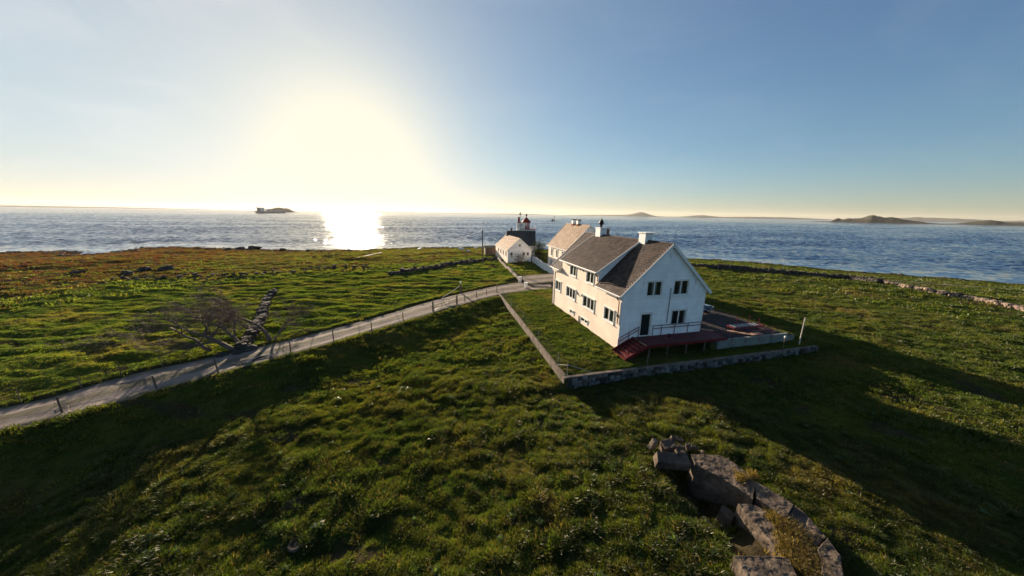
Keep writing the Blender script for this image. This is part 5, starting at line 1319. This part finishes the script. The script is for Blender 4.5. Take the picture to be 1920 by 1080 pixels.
q = MB(); q.tube([(Ls * .93, 0, fb), (Ls * .93, 0, fb + Ls * .09)], .5, 6); q.build('mast', M['hull'], sh_)
for k in range(4):
    q = MB(); q.box(Ls * (.22 + .17 * k), Ls * (.36 + .17 * k), -Wd * .7, Wd * .7, fb, fb + Ls * .022); q.build('hatch', M['shipwhite'], sh_)

# ------------------------------------------------------------------ grass: tufts scattered by geometry nodes
def tuft(n, spread, hgt, wid, seed, m, curl=.5):
    r = random.Random(seed); vs = []; fs = []
    for k in range(n):
        a_ = r.uniform(0, 6.28); rr_ = spread * math.sqrt(r.random()); bx, by = rr_ * math.cos(a_), rr_ * math.sin(a_)
        h_ = hgt * r.uniform(.5, 1.15); ln = curl * h_ * r.uniform(.3, 1.2); d = a_ + r.gauss(0, .8); dx, dy = math.cos(d), math.sin(d); w = wid * r.uniform(.6, 1.3); f = r.uniform(0, 6.28); px_, py_ = math.cos(f) * w, math.sin(f) * w
        b = len(vs)
        vs += [(bx - px_, by - py_, -.05), (bx + px_, by + py_, -.05), (bx + dx * ln * .35 + px_ * .8, by + dy * ln * .35 + py_ * .8, h_ * .6), (bx + dx * ln * .35 - px_ * .8, by + dy * ln * .35 - py_ * .8, h_ * .6), (bx + dx * ln, by + dy * ln, h_ * r.uniform(.85, 1.05))]
        fs += [(b, b + 1, b + 2, b + 3), (b + 3, b + 2, b + 4)]
    me = bpy.data.meshes.new('grass_tuft'); me.from_pydata(vs, [], fs); me.materials.append(m); me.update(); return me
gm = grass_material('grass_blade', .95); gdry = grass_material('dry_grass_blade', 1.0, (.105, .078, .03))
def grass_coll(name, meshes):
    c = bpy.data.collections.new(name)
    for i, me in enumerate(meshes): c.objects.link(bpy.data.objects.new('grass_tuft', me))
    return c
def scatter(name, pos, scale, coll, kind='stuff', zs=None):
    me = bpy.data.meshes.new(name); me.vertices.add(len(pos)); me.vertices.foreach_set('co', np.asarray(pos, np.float32).ravel())
    at = me.attributes.new('sc', 'FLOAT_VECTOR', 'POINT'); s3 = np.stack([scale, scale, scale if zs is None else scale * zs], 1).astype(np.float32); at.data.foreach_set('vector', s3.ravel())
    ro = me.attributes.new('rt', 'FLOAT_VECTOR', 'POINT'); r3 = np.zeros((len(pos), 3), np.float32); r3[:, 2] = rng.uniform(0, 6.28, len(pos)); r3[:, 0] = rng.normal(0, .12, len(pos)); ro.data.foreach_set('vector', r3.ravel())
    o = bpy.data.objects.new(name, me); COL.objects.link(o); o['kind'] = kind
    ng = bpy.data.node_groups.new(name, 'GeometryNodeTree'); ng.interface.new_socket('Geometry', in_out='INPUT', socket_type='NodeSocketGeometry'); ng.interface.new_socket('Geometry', in_out='OUTPUT', socket_type='NodeSocketGeometry')
    N, L = ng.nodes, ng.links; gi = N.new('NodeGroupInput'); go = N.new('NodeGroupOutput'); ip = N.new('GeometryNodeInstanceOnPoints'); ci = N.new('GeometryNodeCollectionInfo')
    ci.inputs['Collection'].default_value = coll; ci.inputs['Separate Children'].default_value = True; ci.inputs['Reset Children'].default_value = True
    a1 = N.new('GeometryNodeInputNamedAttribute'); a1.data_type = 'FLOAT_VECTOR'; a1.inputs['Name'].default_value = 'sc'; a2 = N.new('GeometryNodeInputNamedAttribute'); a2.data_type = 'FLOAT_VECTOR'; a2.inputs['Name'].default_value = 'rt'
    L.new(gi.outputs[0], ip.inputs['Points']); L.new(ci.outputs[0], ip.inputs['Instance']); ip.inputs['Pick Instance'].default_value = True
    L.new(a1.outputs['Attribute'], ip.inputs['Scale']); L.new(a2.outputs['Attribute'], ip.inputs['Rotation']); L.new(ip.outputs[0], go.inputs[0])
    m = o.modifiers.new('scatter', 'NODES'); m.node_group = ng
    return o
near_coll = grass_coll('grass_near', [tuft(22, .13, .15, .009, s, gm, .9) for s in range(11)] + [tuft(12, .10, .17, .008, 50, gdry, 1.0)])
far_coll = grass_coll('grass_far', [tuft(12, .18, .15, .018, 100 + s, gm, .8) for s in range(19)] + [tuft(8, .14, .15, .014, 150, gdry, .8)])
def field_points(n, r0_, r1_, a_deg, seed):
    g_ = np.random.default_rng(seed); r_ = np.sqrt(g_.uniform(r0_ ** 2, r1_ ** 2, n)); a_ = np.radians(g_.uniform(-a_deg, a_deg, n)); x = r_ * np.sin(a_); y = r_ * np.cos(a_)
    rd2, _, w2 = seg_dist(x, y, ROAD_C, ROAD_W); e = rd2 - w2; u_, v_ = loc_uv(x, y)
    ok = (e > -.12 + .25 * g_.uniform(0, 1, n)) & ~((u_ > -.05) & (u_ < HW + .1) & (v_ > -.05) & (v_ < HL + .1)) & ~((u_ > 9.2) & (u_ < 17.5) & (v_ > -1.9) & (v_ < 9))
    ok &= ~((np.abs(v_ - (WALL_C[1] + (WALL_R[1] - WALL_C[1]) * (u_ - WALL_C[0]) / (WALL_R[0] - WALL_C[0]))) < .3) & (u_ > WALL_C[0] - .2) & (u_ < WALL_R[0]))
    ok &= ~((np.abs(u_ - (WALL_C[0] + (WALL_L[0] - WALL_C[0]) * (v_ - WALL_C[1]) / (WALL_L[1] - WALL_C[1]))) < .2) & (v_ > WALL_C[1]) & (v_ < WALL_L[1]))
    ok &= ~((u_ > -.6) & (u_ < 1.6) & (v_ > -2.2) & (v_ < 0))
    clump = noise(x / .55, y / .5, 61) + .6 * noise(x / 1.7, y / 1.4, 62)
    bare = smooth(.18, .36, noise(x / 3.1, y / 2.2, 23)) * smooth(.15, .3, noise(x / 13, y / 13, 25) + .15)
    ok &= g_.uniform(0, 1, n) < (np.clip(.62 + clump * 1.0, .15, 1) * (1 - .8 * bare))
    x, y, clump, u_, v_ = x[ok], y[ok], clump[ok], u_[ok], v_[ok]
    z = H(x, y); ins = (u_ > WALL_C[0]) & (v_ > WALL_C[1]) & (u_ < 20) & (v_ < 28)
    s = np.random.default_rng(seed + 1).uniform(.65, 1.15, len(x)) * (1 + .7 * np.clip(clump, -.5, .8)); s = s * (.72 + .75 * smooth(-.25, .45, noise(x / 5, y / 4, 63) + .5 * noise(x / 1.9, y / 1.6, 64))); s = np.where(ins, s * .62, s)
    return np.stack([x, y, z], 1), s
bunk_polys = []
P1, s1 = field_points(150000, 7.5, 26, 66, 71)
# nothing grows through the bunker
for c_, rr_ in ((G(1370, 880, -.1), 1.1), (G(1440, 960, -.1), 1.15), (G(1420, 1010, -.1), 1.0), (G(1500, 1040, -.1), 1.1)):
    k = np.hypot(P1[:, 0] - c_.x, P1[:, 1] - c_.y) > rr_; P1, s1 = P1[k], s1[k]
for c_, rr_ in ((G(1300, 905, -1.2), .5), (G(1335, 948, -1.3), .5)):
    k = np.hypot(P1[:, 0] - c_.x, P1[:, 1] - c_.y) > rr_; P1, s1 = P1[k], s1[k]
scatter('near_grass', P1, s1, near_coll)
P2, s2 = field_points(190000, 26, 72, 64, 73)
k = rng.uniform(0, 1, len(s2)) > heath(P2[:, 0], P2[:, 1]) * .9; P2, s2 = P2[k], s2[k]
_, sd2, _ = seg_dist(P2[:, 0], P2[:, 1], ROAD_C); s2 = np.where((sd2 < 0) & (P2[:, 0] < 12), s2 * .62, s2)
scatter('field_grass', P2, s2 * 1.05, far_coll)
# dry grass on the bunker
bp_ = [G(*z4(*p), -.22) for p in ((1010, 700), (1060, 740), (1120, 800), (1080, 850), (1150, 900), (1200, 960), (1120, 980), (1250, 1040), (1180, 1060), (780, 430), (760, 440), (740, 430), (830, 415))]
g_ = np.random.default_rng(5); pts = []
for i, p in enumerate(bp_):
    for _ in range(46 if i < 9 else 10): pts.append((p.x + g_.normal(0, .24 if i < 9 else .12), p.y + g_.normal(0, .24 if i < 9 else .12), p.z + (.02 if i < 9 else .15)))
scatter('dry_grass', np.array(pts), g_.uniform(.6, 1.0, len(pts)), grass_coll('grass_dry', [tuft(26, .14, .2, .011, 300 + s, gdry, 1.1) for s in range(3)]))
# broad-leaved weeds in the field
wm = grass_material('weed_leaf', 1.0, (.04, .065, .02)); q_ = []
for s in range(3):
    r = random.Random(s); vs = []; fs = []
    for k in range(9):
        a_ = k * .7 + r.random() * .4; l = r.uniform(.12, .22); w = l * .22; dx, dy = math.cos(a_), math.sin(a_); b = len(vs); zz = r.uniform(.08, .2)
        vs += [(0, 0, .02), (dx * l * .5 - dy * w, dy * l * .5 + dx * w, zz), (dx * l, dy * l, zz * .9), (dx * l * .5 + dy * w, dy * l * .5 - dx * w, zz)]; fs.append((b, b + 1, b + 2, b + 3))
    me = bpy.data.meshes.new('weed'); me.from_pydata(vs, [], fs); me.materials.append(wm); q_.append(me)
P3, s3_ = field_points(420, 8, 30, 62, 79); P3[:, 2] += .04
scatter('field_weeds', P3, s3_ * .9, grass_coll('weeds', q_))

P4, s4 = field_points(52000, 72, 165, 62, 91)
l_ = land_dist(P4[:, 0], P4[:, 1]); k = (l_ > 8 + 6 * noise(P4[:, 0] / 9, P4[:, 1] / 6, 22)) & (rng.uniform(0, 1, len(l_)) > heath(P4[:, 0], P4[:, 1]) * (.93 - .5 * smooth(-110, -45, P4[:, 0]))); P4, s4 = P4[k], s4[k]
d_, _, _ = seg_dist(P4[:, 0], P4[:, 1], [(p.x, p.y) for p in pp]); P4, s4 = P4[d_ > 1.6], s4[d_ > 1.6]
scatter('far_grass', P4, s4 * 2.1, far_coll, zs=.75)
# heather and dry sedge on the shore land
g_ = np.random.default_rng(19); n_h = 120000; r_ = np.sqrt(g_.uniform(45 ** 2, 190 ** 2, n_h)); a_ = np.radians(g_.uniform(-62, 20, n_h)); x = r_ * np.sin(a_); y = r_ * np.cos(a_); l_ = land_dist(x, y)
k = (l_ > 4) & (g_.uniform(0, 1, n_h) < heath(x, y) * np.clip(.45 + 1.3 * noise(x / 6, y / 3, 97), 0, 1)); x, y = x[k], y[k]
ha, hb, hc = grass_material('heather_brown', 1.0, (.058, .022, .014)), grass_material('sedge_ochre', 1.0, (.070, .046, .016)), grass_material('sedge_olive', 1.0, (.050, .052, .016))
tx = smooth(-110, -45, x + 6 * noise(x / 9, y / 6, 98)); kb_ = g_.uniform(0, 1, len(x)) > tx
for nm_, kk, ms_ in (('brown_heath', kb_, (ha, hb, hc, ha, ha)), ('olive_heath', ~kb_, (hc, hb, hc, hc, ha))):
    xx, yy = x[kk], y[kk]; scatter(nm_, np.stack([xx, yy, H(xx, yy) - .03], 1), g_.uniform(.8, 1.9, len(xx)), grass_coll(nm_ + '_plants', [tuft(16, .28, .17, .03, 400 + s, m_, 1.0) for s, m_ in enumerate(ms_)]), zs=.8)
# loose rocks of the shore
g_ = np.random.default_rng(15); r_ = np.sqrt(g_.uniform(60 ** 2, 200 ** 2, 60000)); a_ = np.radians(g_.uniform(-64, 64, 60000)); x = r_ * np.sin(a_); y = r_ * np.cos(a_)
l_ = land_dist(x, y); cl = noise(x / 7, y / 4, 95) + .5 * noise(x / 2.5, y / 2, 96)
k = (l_ > -1.5) & (g_.uniform(0, 1, len(x)) < np.clip(np.where(l_ < 9, .5, .035 * (l_ < 55)) * np.where(x > 25, .35 * (l_ < 6), 1) * (.4 + 2.2 * cl), 0, 1))
x, y, l_ = x[k], y[k], l_[k]; z = H(x, y)
scatter('shore_rocks', np.stack([x, y, z - .02], 1), g_.uniform(.3, 1.0, len(x)) * np.where(l_ < 14, 1.1, .8), grass_coll('rocks', BM + SD), zs=.55)

# ------------------------------------------------------------------ the air
hz_ = MB(); hz_.box(-14500, 14500, -14500, 14500, SEA - 8, 175)
hm = bpy.data.materials.new('haze_air'); hm.use_nodes = True
for n in list(hm.node_tree.nodes): hm.node_tree.nodes.remove(n)
pv = hm.node_tree.nodes.new('ShaderNodeVolumePrincipled'); pv.inputs['Color'].default_value = (.93, .90, .82, 1); pv.inputs['Density'].default_value = 2.8e-5; pv.inputs['Anisotropy'].default_value = .25
ho = hm.node_tree.nodes.new('ShaderNodeOutputMaterial'); hm.node_tree.links.new(pv.outputs[0], ho.inputs['Volume'])
hz_.build('haze', hm, kind='stuff')
